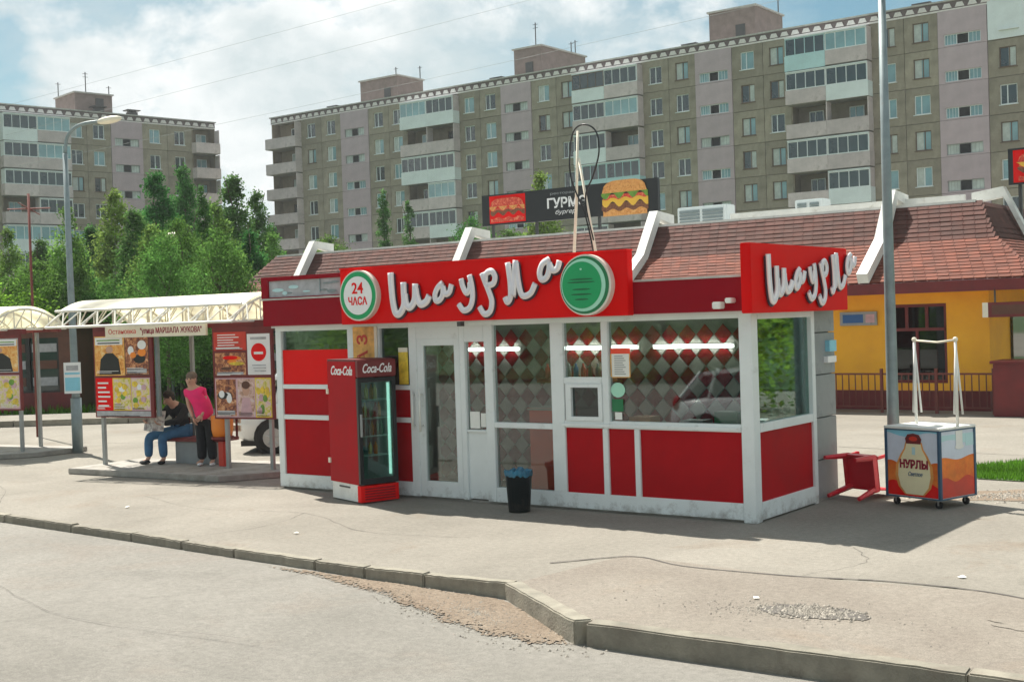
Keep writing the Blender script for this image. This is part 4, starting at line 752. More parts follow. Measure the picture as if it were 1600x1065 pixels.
# central sign
LT={'Ш':[[(-5.067,3.075),(-5.061,2.912),(-5.044,2.705),(-5.006,2.544),(-4.944,2.517),(-4.879,2.571),(-4.841,2.663),(-4.842,2.8),(-4.845,2.937)],[(-4.827,2.782),(-4.81,2.662),(-4.759,2.601),(-4.689,2.641),(-4.649,2.733),(-4.638,2.911)],[(-4.633,2.843),(-4.613,2.732),(-4.556,2.637),(-4.455,2.667),(-4.398,2.745)]],
'а':[[(-4.166,2.903),(-4.25,2.844),(-4.303,2.754),(-4.29,2.674),(-4.224,2.684),(-4.172,2.749),(-4.162,2.866)],[(-4.161,2.841),(-4.129,2.756),(-4.058,2.778),(-4.02,2.876)]],
'у':[[(-3.857,2.939),(-3.834,2.844),(-3.778,2.755),(-3.723,2.806),(-3.714,2.888)],[(-3.719,2.982),(-3.685,2.838),(-3.679,2.69),(-3.728,2.569),(-3.834,2.535),(-3.91,2.616)]],
'р':[[(-3.515,2.995),(-3.466,2.877),(-3.41,2.753),(-3.372,2.63),(-3.404,2.51),(-3.498,2.478),(-3.572,2.57)],[(-3.466,2.889),(-3.446,2.986),(-3.361,3.012),(-3.31,2.943),(-3.336,2.86),(-3.422,2.833)]],
'м':[[(-3.162,2.677),(-3.127,2.616),(-3.076,2.68),(-3.074,2.872),(-3.104,3.108)],[(-3.096,3.066),(-3.057,2.86),(-3.031,2.691),(-3.01,2.906),(-2.979,3.131)],[(-2.973,3.095),(-2.945,2.855),(-2.893,2.691),(-2.767,2.711),(-2.689,2.832)]],
'а2':[[(-2.469,3.116),(-2.572,3.063),(-2.619,2.959),(-2.593,2.875),(-2.513,2.901),(-2.474,2.999),(-2.47,3.081)],[(-2.467,3.057),(-2.424,2.979),(-2.353,2.999),(-2.318,3.09)]]}
def script(parent,Fm,sx,sy,ox,oy):   # Fm: plane frame, coordinates = ((x-ox)*sx,(z-oy)*sy)
    n=Fm.to_3x3()@Vector((0,0,1))
    for k,ss in LT.items():
        m=MB(); big=k in('Ш','м')
        for i,st in enumerate(ss):
            pts=[((x-ox)*sx,(z-oy)*sy) for x,z in st]; w0=.051 if k=='Ш' else .041
            def path(d,dx=0,dy=0): return [Fm@Vector((p.x+dx,p.y+dy,d+.0007*i)) for p in smoothp([(a,b,0) for a,b in pts],5)]
            P0=path(.02,.006,-.018); m.tube(P0,w0*1.12,10,2,sq=(n,.25))  # dark copy lowered behind each stroke, painting in the letter's shadow
            m.tube(path(.045),w0,12,0,sq=(n,.45)); m.tube(path(.058),w0*.52,10,1,sq=(n,.5))
        m.build('letter',['letter_white','letter_core','letter_shadow'],parent,smooth=True)
sg=B('sign_box','sign_red',(-6.055,-1.395,-.33,-.2,2.40,3.16),bevel=.008); B('sign_edge','bright_red',(-6.06,-1.39,-.335,-.2,3.16,3.18),parent=sg)
F0=frameM((0,-.331,0),(1,0,0),(0,-1,0)); script(sg,F0,1,1,0,0)
def disc(cx,cz,r,parts,name,label):
    F=frameM((cx,-.331,cz),(1,0,0),(0,-1,0)); m=flat(F); ell(m,0,0,r,r,.0,.085,0,48); d_=.085
    for i,(ox_,rr_,mi) in enumerate(parts): ell(m,ox_,0,rr_,rr_,d_,d_+.004,mi,48); d_+=.004
    return m,F,d_
m,F,dd=disc(-5.64,2.79,.345,[(0,.325,1),(0,.262,2)],'',''); o=m.build('round_sign',['rim_cream','sign_green','white'],sg,label='white round sign with a green ring and red writing 24 ЧАСА')
Ft=F@Matrix.Translation((0,0,dd)); text('lettering','24',Ft,0,.03,.21,'bright_red',o,width=.21,bold=.004); text('lettering','ЧАСА',Ft,.0,-.125,.145,'bright_red',o,width=.35,bold=.004)
m,F,dd=disc(-1.93,2.78,.365,[(-.01,.345,3),(-.025,.315,1),(-.045,.28,4)],'',''); o=m.build('round_sign',['rim_cream','mint','sign_green','dark_green','sign_green'],sg,label='round green sign with a pale crescent edge')
m=flat(F@Matrix.Translation((-.05,0,dd))); 
for i,(yy,ww) in enumerate(((.07,.17),(.035,.2),(-.05,.13),(-.11,.15),(-.17,.1))): ell(m,0,yy,ww,.011,0,.002+.0002*i,0,20)
ell(m,.0,.19,.015,.012,0,.003,1,12); m.build('emblem',['emblem_green','mint'],o)
# side sign
s2=B('sign_box','sign_red',(.056,.18,-.31,2.44,2.38,3.16),bevel=.008,label='red lettered sign box on the right hand side of the kiosk')
F1=frameM((.181,0,0),(0,1,0),(1,0,0)); script(s2,F1,.93,.93,-5.12,-.19)
B('camera','white_paint',(-.14,-.06,-.33,-.2,2.50,2.56),(-.30,-.2,-.33,-.2,2.44,2.52),bevel=.01); B('spotlight','dark_metal',(-4.03,-3.97,-.28,-.2,2.33,2.39))
# banner and stickers
bn=B('banner','orange_sign',(-6.12,-5.71,-.045,-.035,1.3,2.36)); F=frameM((-5.93,-.046,2.2),(1,0,0),(0,-1,0))
for i,ch in enumerate('ЗАБ'): text('lettering',ch,F,.08,-.02-.24*i,.26,'tomato',bn,rot=1.5708,bold=.006)
B('banner_edge','cream',(-5.71,-5.66,-.05,-.035,1.3,2.36))
B('poster','yellow',(-5.27,-5.11,-.045,-.035,1.56,2.0)); B('poster','cream',(-5.27,-5.11,-.05,-.036,2.0,2.06))
mn=B('menu_sheet','paper',(-1.86,-1.61,.008,.016,1.66,1.97)); F=frameM((-1.86,.007,1.66),(1,0,0),(0,-1,0)); m=flat(F); rect(m,-.01,.27,.28,.35,.003,0)
for k in range(9): rect(m,.04,.2-.02*(k%3),.03+.027*k,.04+.027*k,.003,1)
rect(m,0,.26,-.01,.0,.003,2); rect(m,.25,.265,0,.28,.003,2); rect(m,-.015,.0,0,.28,.003,2); m.build('print',['orange_red','grey_metal','orange_sign'],mn)
m=flat(frameM((-1.78,.007,1.5),(1,0,0),(0,-1,0))); ell(m,0,0,.10,.09,0,.004,0); rect(m,-.09,.07,-.26,-.11,.004,1); rect(m,-.05,.05,-.36,-.27,.004,2); m.build('sticker',['mint','dark_green','paper'],ki)
B('notice','paper',(-4.09,-3.93,.008,.016,.98,1.2),(-3.91,-3.83,.008,.016,1.0,1.18))
# ------------------------------------------------------------------ inside the kiosk
B('back_wall','interior',(-7.6,-.08,1.66,1.70,.05,2.41)); bw=[o for o in bpy.data.objects if o.name=='back_wall'][0]
te=MB(); te.add([(0,0,-.134),(.125,0,0),(0,0,.134),(-.125,0,0),(0,-.012,-.125),(.117,-.012,0),(0,-.012,.125),(-.117,-.012,0)],[(0,1,5,4),(1,2,6,5),(2,3,7,6),(3,0,4,7),(4,5,6,7)])
tm=[meshonly(te,'wall_tile_red',['tile_red']),meshonly(te,'wall_tile_grey',['tile_grey'])]
for i in range(22):
    for j in range(8):
        x=-1.19-.262*i+.262*3; z=2.125-.28*j
        if x>-.2 or x<-5.95: continue
        if x>-2.6 and z<.9: continue
        place(tm[0],'wall_tile',bw,Matrix.Translation((x,1.655,z)))
        place(tm[1],'wall_tile',bw,Matrix.Translation((x+.131,1.655,z-.14)))
for a,b in ((-5.6,-4.45),(-3.62,-2.47),(-2.2,-1.05)):
    l=B('tube_lamp','tube',(a,b,1.60,1.63,1.955,1.985)); B('lamp_body','white_paint',(a-.03,b+.03,1.63,1.65,1.94,2.0),parent=l)
B('partition','interior',(-6.05,-5.98,.08,1.65,.05,2.4))
def inside(name,lab,cat,mats,*bs,bevel=.004,group=None):
    mb=MB()
    for b in bs: mb.box(*b)
    return mb.build(name,mats,None,bevel=bevel,label=lab,cat=cat,group=group)
inside('counter','orange red serving counter seen through the glass right of the door','counter',['orange_red','interior'],(-3.22,-2.78,.14,.6,.05,1.22,0),(-3.24,-2.76,.12,.62,1.22,1.25,1))
inside('worktop','long steel worktop inside the kiosk below the large front window','worktop',['steel'],(-2.5,-.2,.15,.62,1.0,1.04),(-2.5,-2.46,.15,.6,.05,1.0),(-.24,-.2,.15,.6,.05,1.0))
inside('wall_shelf','orange wooden wall shelf inside the kiosk right of the door','shelf',['wood_orange'],(-3.95,-2.8,1.35,1.64,1.5,1.56))
inside('low_cabinet','grey kitchen cabinet inside the kiosk seen beside the door','cabinet',['grey_metal'],(-3.9,-3.1,1.1,1.6,.05,1.15))
random.seed(12); ORD='first second third fourth fifth sixth seventh eighth ninth'.split()
for i in range(9):
    x=-3.85+i*.12; mb=MB(); mb.lathe([(0,0),(.035,0),(.035,.13),(.015,.17),(.015,.2),(0,.2)],(x,1.48,1.56),10)
    mb.build('jar',random.choice(['patty','blue','grey_metal','tomato','yellow']),None,smooth=True,label=ORD[i]+' jar from the left on the orange shelf inside the kiosk',cat='jar',group='jars on the kiosk shelf')
for i,(x,c) in enumerate(((-1.62,'wood_orange'),(-.9,'grey_metal'),(-.45,'dark_green'))):
    inside('food_box',['orange carton on the worktop at the left of the large window','steel tray box on the worktop in the middle of the large window','green crate on the worktop by the corner post'][i],'box',[c],(x-.14,x+.16,.2,.45,1.041,1.041+(.12,.09,.2)[i]))
mb=MB(); mb.lathe([(0,0),(.11,0),(.15,.1),(.17,.3),(.13,.5),(.07,.58),(0,.58)],(-.45,1.1,1.05),16,0); mb.cyl((-.45,1.1,.95),(-.45,1.1,1.8),.012,8,1); mb.box(-.7,-.2,.95,1.3,.05,1.0,1); mb.build('rotating_grill',['wood_orange','steel'],None,smooth=False,label='upright meat grill seen through the side window',cat='grill')
# loop antenna poles on the roof
an=thing('roof_mast','two thin leaning poles with a black cable loop on the kiosk roof','mast',(-2.85,1.0,2.8))
m=MB(); m.tube([(-3.06,1,2.8),(-2.96,1,3.9),(-2.90,1,4.86)],[.022,.02,.016],8); m.build('pole','cream',an,smooth=True); m=MB(); m.tube([(-2.6,1,2.8),(-2.76,1,3.7),(-2.90,1,4.5)],[.022,.02,.016],8); m.build('pole','cream',an,smooth=True)
m=MB(); m.tube(smoothp([(-2.62,1.0,2.8),(-2.80,.98,3.7),(-3.0,.97,4.2),(-3.02,.97,4.55),(-2.95,.97,4.85),(-2.78,.97,4.93),(-2.6,.97,4.82),(-2.56,.97,4.55),(-2.66,.97,4.25),(-2.8,.98,3.95),(-2.7,.99,3.4)],6),.012,6); m.build('cable','black',an,smooth=True)
# ------------------------------------------------------------------ fridge
fg=thing('drinks_fridge','red glass fronted drinks fridge standing outside the left of the kiosk','fridge',(-5.34,-.80,0),R(-18.5)); W0=WM[fg.name]
def FB(name,m,*bs,parent=fg,bevel=0,label=None):
    mb=MB(); mb.T=W0
    for b in bs: mb.box(*b)
    return mb.build(name,m,parent,bevel=bevel,label=label)
X0,X1,Yw,H=-.88,0,.58,1.90
FB('side_panel','red_panel',(X0,X1-.06,0,.03,.25,H)); FB('side_panel','red_panel',(X0,X1-.06,Yw-.03,Yw,.25,H)); FB('back_panel','maroon',(X0,X0+.03,.03,Yw-.03,.25,H)); FB('top_panel','maroon',(X0,X1-.06,.0,Yw,H,H+.03),bevel=.006)
FB('base','white_paint',(X0+.03,X1-.1,.01,Yw-.01,.02,.25)); FB('kick_plate','bright_red',(X1-.1,X1-.01,.0,Yw,.02,.24)); 
for k in range(5): FB('louvre','dark_red',(X1-.01,X1-.003,.06,Yw-.06,.05+.035*k,.065+.035*k))
FB('base_vent','dark_metal',(X0+.25,X0+.55,.0,.01,.19,.21)); FB('liner','fridge_in',(X0+.04,X0+.1,.04,Yw-.04,.27,1.66),(X0+.1,X1-.08,.035,.05,.27,1.66),(X0+.1,X1-.08,Yw-.05,Yw-.035,.27,1.66),(X0+.1,X1-.08,.05,Yw-.05,.27,.3),(X0+.1,X1-.08,.05,Yw-.05,1.63,1.66))
dr=FB('door','black',(X1-.06,X1,0,.05,.26,1.68),(X1-.06,X1,Yw-.06,Yw,.26,1.68),(X1-.06,X1,.05,Yw-.06,.26,.33),(X1-.06,X1,.05,Yw-.06,1.62,1.68),bevel=.005); FB('pane','glass_green',(X1-.04,X1-.03,.05,Yw-.06,.33,1.62),parent=dr); FB('handle','grey_metal',(X1,X1+.035,.015,.035,.9,1.2),parent=dr)
FB('header','maroon',(X1-.06,X1+.02,0,Yw,1.69,H+.02),bevel=.01); FB('lamp_strip','led',(X1-.11,X1-.085,Yw-.085,Yw-.06,.36,1.6))
for z in (.62,.88,1.12,1.37):
    FB('shelf','white',(X0+.12,X1-.1,.055,Yw-.09,z,z+.012))
random.seed(5)
for z,n,h_ in ((.302,3,.2),(.632,5,.16),(.892,6,.19),(1.132,6,.2),(1.382,5,.2)):
    for i in range(n):
        if random.random()<.2: continue
        yv=.1+i*.07; mb=MB(); mb.T=W0; mb.lathe([(0,0),(.028,0),(.03,h_*.65),(.012,h_*.85),(.012,h_),(0,h_)],(X1-.2-random.random()*.1,yv,z),10)
        mb.build('bottle',random.choice(['orange_plastic','dark_green','tomato','yellow','grey_metal','sky_blue']),None,smooth=True,label=ORD[i]+' bottle from the left on the '+{.302:'bottom',.632:'second lowest',.892:'middle',1.132:'second highest',1.382:'top'}[z]+' shelf of the red fridge',cat='bottle',group='bottles in the drinks fridge')
F=W0@frameM((X0+.05,-.001,1.72),(1,0,0),(0,-1,0)); text('lettering','Coca-Cola',F,.38,.0,.17,'white',fg,width=.62,shear=.35,bold=.003); F=W0@frameM((X1+.021,.02,1.72),(0,1,0),(1,0,0)); text('lettering','Coca-Cola',F,.27,.03,.17,'white',fg,width=.44,shear=.35,bold=.003)
for z in (.5,1.45): FB('hinge','cream',(X0-.02,X0+.03,-.02,.04,z,z+.07))
# bin beside the door
bn=thing('waste_bin','dark waste bin with a blue bag rim beside the kiosk door','waste bin',(-3.01,-.42,0))
m=MB(); m.lathe([(0,.01),(.135,.01),(.165,.48),(.172,.48),(.172,.50),(.155,.50),(.13,.03),(0,.03)],(-3.01,-.42,0),20); m.build('bucket','bin_black',bn,smooth=True)
m=MB(); random.seed(3); n=40; vs=[]
for j,(r,z) in enumerate(((.174,.455),(.180,.50),(.168,.525),(.13,.49),(.0,.40))):
    for k in range(n): q=1+.05*random.uniform(-1,1)*(j<4)*.7; vs.append((-3.01+r*q*math.cos(2*PI*k/n),-.42+r*q*math.sin(2*PI*k/n),z+random.uniform(-.018,.018)))
m.add(vs,[(i*n+k,i*n+(k+1)%n,(i+1)*n+(k+1)%n,(i+1)*n+k) for i in range(4) for k in range(n)]); m.build('bin_bag','blue_bag',bn)
# ------------------------------------------------------------------ drinks cart
A_=Vector((.80,1.98,0)); B_=Vector((1.525,1.75,0)); ex=(B_-A_).normalized(); ct=thing('drinks_cart','wheeled beer cart with a keg bottle picture and folded white awning frame','drinks cart',tuple(A_),math.atan2(ex.y,ex.x)); W0=WM[ct.name]; LW=(B_-A_).length; LD=.68
def CB(name,m,*bs,parent=ct,bevel=0):
    mb=MB(); mb.T=W0
    for b in bs: mb.box(*b)
    return mb.build(name,m,parent,bevel=bevel)
CB('body','white_paint',(.0,LW,.0,LD,.12,.93)); CB('top','white_paint',(-.02,LW+.02,-.02,LD+.02,.93,.96),bevel=.008)
t=.022
CB('edge_trim','trim_blue',(-.012,t,-.014,-.001,.11,.93),(LW-t,LW+.012,-.014,-.001,.11,.93),(LW+.001,LW+.014,-.0,t,.11,.93),(LW+.001,LW+.014,LD-t,LD+.012,.11,.93),(t,LW-t,-.014,-.001,.11,.125),(LW+.001,LW+.014,t,LD-t,.11,.125),(LW+.001,LW+.014,t,LD-t,.915,.93),(t,LW-t,-.014,-.001,.915,.93))
Ff=W0@frameM((0,-.001,.12),(1,0,0),(0,-1,0)); m=flat(Ff); hh=.80
def wav(m,x0,x1,yb,amp,y1,d,mi,f=3,ph=0):
    n=24; m.prism([(x0+(x1-x0)*k/n,yb+amp*math.sin(f*k/n*PI+ph)) for k in range(n+1)][::1]+[(x1,y1),(x0,y1)] if y1>yb else [(x0,y1),(x1,y1)]+[(x1-(x1-x0)*k/n,yb+amp*math.sin(f*(1-k/n)*PI+ph)) for k in range(n+1)],d-.001,d,mi)
rect(m,.02,LW-.02,.01,hh-.005,.001,0); wav(m,.02,LW-.02,.36,.07,.012,.0025,1,2.2,1.2); wav(m,.02,LW-.02,.15,.04,.012,.004,2,3,.5); wav(m,.02,LW-.02,.75,.03,hh-.006,.0025,3,2,2.4)
# bottle neck shape
cx=LW*.53
def pol(m,pts,d,mi): m.prism(pts,d-.001,d,mi)
bo=[(-.12,.03),(.12,.03),(.2,.12),(.235,.25),(.225,.38),(.17,.5),(.12,.58),(.1,.66),(-.1,.66),(-.12,.58),(-.17,.5),(-.225,.38),(-.235,.25),(-.2,.12)]
pol(m,[(cx+a*1.15,b) for a,b in bo],.0055,4); pol(m,[(cx+a*.98,b*.98+.006) for a,b in bo],.007,5); m.prism([(cx-.10,.64),(cx+.10,.64),(cx+.115,.70),(cx+.08,.75),(cx,.765),(cx-.08,.75),(cx-.115,.70)],.008,.011,6); ell(m,cx,.70,.06,.028,.011,.0125,7); rect(m,cx-.022,cx+.022,.51,.6,.009,8)
m.build('bottle_picture',['beer_pale','beer_orange','bright_red','sky_blue','burger_bun','beer_label','maroon','tomato','teal_clad'],ct)
text('lettering','НУРЛЫ',Ff@Matrix.Translation((0,0,.009)),cx,.35,.13,'text_maroon',ct,width=.40,bold=.006); text('lettering','Светлое',Ff@Matrix.Translation((0,0,.009)),cx+.02,.255,.07,'text_blue',ct,width=.2,shear=.3)
Fs=W0@frameM((LW+.001,0,.12),(0,1,0),(1,0,0)); m=flat(Fs); rect(m,.02,LD-.02,.01,hh-.005,.001,0); wav(m,.02,LD-.02,.47,.02,.012,.0025,1,2.2,1.2); wav(m,.02,LD-.02,.22,.03,.012,.004,2,3,.5); wav(m,.02,LD-.02,.66,.03,.75,.0025,3,1.5,.4); rect(m,.5,.66,.6,.74,.004,3); rect(m,.31,.44,.6,.79,.006,5); ell(m,.375,.6,.085,.03,.006,.008,5); m.build('side_picture',['beer_pale','beer_orange','tomato','teal_clad','burger_bun','white_paint'],ct)
for x,y in ((.08,.08),(LW-.08,.08),(.08,LD-.08),(LW-.08,LD-.08)):
    m=MB(); m.T=W0; m.cyl((x,y-.014,.045),(x,y+.014,.045),.045,14,0); m.box(x-.01,x+.01,y-.025,y+.025,.08,.12,1); m.box(x-.01,x+.01,y-.024,y-.016,.04,.08,1); m.box(x-.01,x+.01,y+.016,y+.024,.04,.08,1); m.build('wheel',['rubber','steel'],ct)
for x in (.17,LW-.01):
    yy=LD*.55
    m=MB(); m.T=W0; m.tube([(x,yy,.96),(x,yy,1.98)],.018,8); m.build('awning_post','white_paint',ct,smooth=True)
    m=MB(); m.T=W0; m.sph((x,yy,1.99),.032,8); m.build('joint','cream',ct)
    for dx,dy in ((-.055,.02),(.055,.03),(.02,-.06)):
        m=MB(); m.T=W0; m.tube([(x,yy,1.96),(x+dx,yy+dy,1.1)],[.012,.014],6); m.build('stay','white_paint',ct,smooth=True)
m=MB(); m.T=W0; m.tube([(.17,LD*.55,1.98),(.5,LD*.55,1.955),(LW-.01,LD*.55,1.985)],.013,8); m.build('crossbar','cream',ct,smooth=True)
# ------------------------------------------------------------------ fallen red plastic chair
ch=thing('plastic_chair','red plastic chair lying tipped over between the kiosk and the drinks cart','chair',(.5,2.35,0))
# chair modelled upright (seat .43 high) then laid on its back: local up -> -X side
CM=Matrix(((.95,0,.31,.24),(-.31,0,.95,1.93),(0,-1,.0,.30),(0,0,0,1)))@Matrix.Rotation(R(6),4,'X')
def cb(name,fn,bevel=0):
    m=MB(); m.T=CM; fn(m); return m.build(name,'red_plastic',ch,bevel=bevel)
cb('seat',lambda m:m.box(-.24,.24,-.22,.24,.40,.43),.012); cb('seat_skirt',lambda m:(m.box(-.24,-.22,-.22,.24,.33,.40),m.box(.22,.24,-.22,.24,.33,.40),m.box(-.22,.22,-.22,-.2,.33,.40)))
for sx in (-1,1):
    for sy,y in ((-1,-.19),(1,.2)): cb('leg',lambda m:m.tube([(sx*.2,y,.4),(sx*.24,y+sy*.05,0)],[.042,.026],6))
    cb('armrest',lambda m:(m.box(sx*.22-.02*sx,sx*.26,-.2,.2,.60,.62),m.box(sx*.22,sx*.245,-.2,-.16,.42,.6)),.004)
cb('backrest',lambda m:[m.add([(-.22,.21,.42),(.22,.21,.42),(.19,.30,.83),(-.19,.30,.83),(-.22,.23,.42),(.22,.23,.42),(.19,.32,.83),(-.19,.32,.83)],[(0,1,2,3),(7,6,5,4),(0,4,5,1),(1,5,6,2),(2,6,7,3),(3,7,4,0)])])
# ------------------------------------------------------------------ lamp posts
lp=thing('street_lamp','tall grey lamp post with a curved arm and pale head left of the bus shelter','street lamp',(-15.92,2.16,0))
bx,by=-15.92,2.16; m=MB(); m.tube([(bx,by,0),(bx,by,1.1)],.105,14); m.build('base','galv',lp,smooth=True)
q=Vector((.8,.6,0)); pp=lambda s,z:(bx+q.x*s,by+q.y*s,z)
m=MB(); m.tube([pp(0,1.1),pp(0,1.2),pp(-.02,3.5),pp(-.03,6.0)],[.085,.075,.065,.05],14); m.build('pole','galv',lp,smooth=True)
m=MB(); m.tube(smoothp([pp(-.03,6.0),pp(.02,6.3),pp(.15,6.48),pp(.36,6.58),pp(.68,6.62)],5),.035,10); m.build('arm','galv',lp,smooth=True)
m=MB(); m.sph((0,0,0),(.26,.11,.075),14); mm_=Matrix.Translation(pp(.88,6.64))@Matrix.Rotation(math.atan2(.6,.8),4,'Z')@Matrix.Rotation(R(-8),4,'Y'); m.v=[tuple(mm_@Vector(v)) for v in m.v]; m.build('lamp_head','cream',lp,smooth=True)
sgn=MB(); Fz=frameM(pp(-.02,1.2),(.8,.6,0),(.6,-.8,0)); sgn.T=Fz; sgn.box(-.17,.17,0,.62,.09,.1,0); sgn.box(-.15,.15,.38,.42,.1,.103,1); sgn.box(-.15,.15,.05,.32,.1,.103,1); sgn.box(-.12,.12,.46,.56,.1,.102,2); sgn.build('stop_board',['white','sky_blue','grey_poster'],lp,label='small white and blue board fixed to the post')
p2=thing('street_lamp','tall tapering grey lamp post between the kiosk and the drinks cart','street lamp',(.60,2.79,0)); bx,by=.60,2.79
m=MB(); m.tube([(bx,by,0),(bx,by,.5)],.085,16); m.build('base','galv',p2,smooth=True); m=MB(); m.tube([(bx,by,.5),(bx,by,1.3),(bx,by,4),(bx,by,6.3)],[.078,.073,.06,.047],16); m.build('pole','galv',p2,smooth=True)
m=MB(); m.tube(smoothp([(bx,by,6.3),(bx+.06,by+.04,6.7),(bx+.3,by+.2,7.05),(bx+.9,by+.6,7.2)],5),.038,10); m.build('arm','galv',p2,smooth=True); m=MB(); m.sph((bx+1.15,by+.75,7.22),(.3,.2,.09),12); m.build('lamp_head','cream',p2,smooth=True)
# red lattice mast and a far small lamp
mt=thing('red_mast','thin rusty red mast with a short crossbar rising above the left shelter','mast',(-20.45,4.2,0)); m=MB(); m.tube([(-20.45,4.2,0),(-20.45,4.2,5.7)],.03,8); m.build('pole','rust_red',mt,smooth=True); m=MB(); m.tube([(-20.85,3.9,5.35),(-20.05,4.5,5.35)],.016,6); m.tube([(-20.65,4.05,5.5),(-20.25,4.35,5.2)],.012,6); m.build('crossbar','rust_red',mt)
x,y=atp(268,41); sl2=thing('street_lamp','small far street lamp with a pale head among the trees','street lamp',(x,y,0)); m=MB(); m.tube([(x,y,0),(x,y,5.1),(x+.1,y+.08,5.35)],.05,8); m.build('pole','galv',sl2); m=MB(); m.sph((x+.15,y+.1,5.4),(.28,.24,.13),10); m.build('lamp_head','cream',sl2,smooth=True)
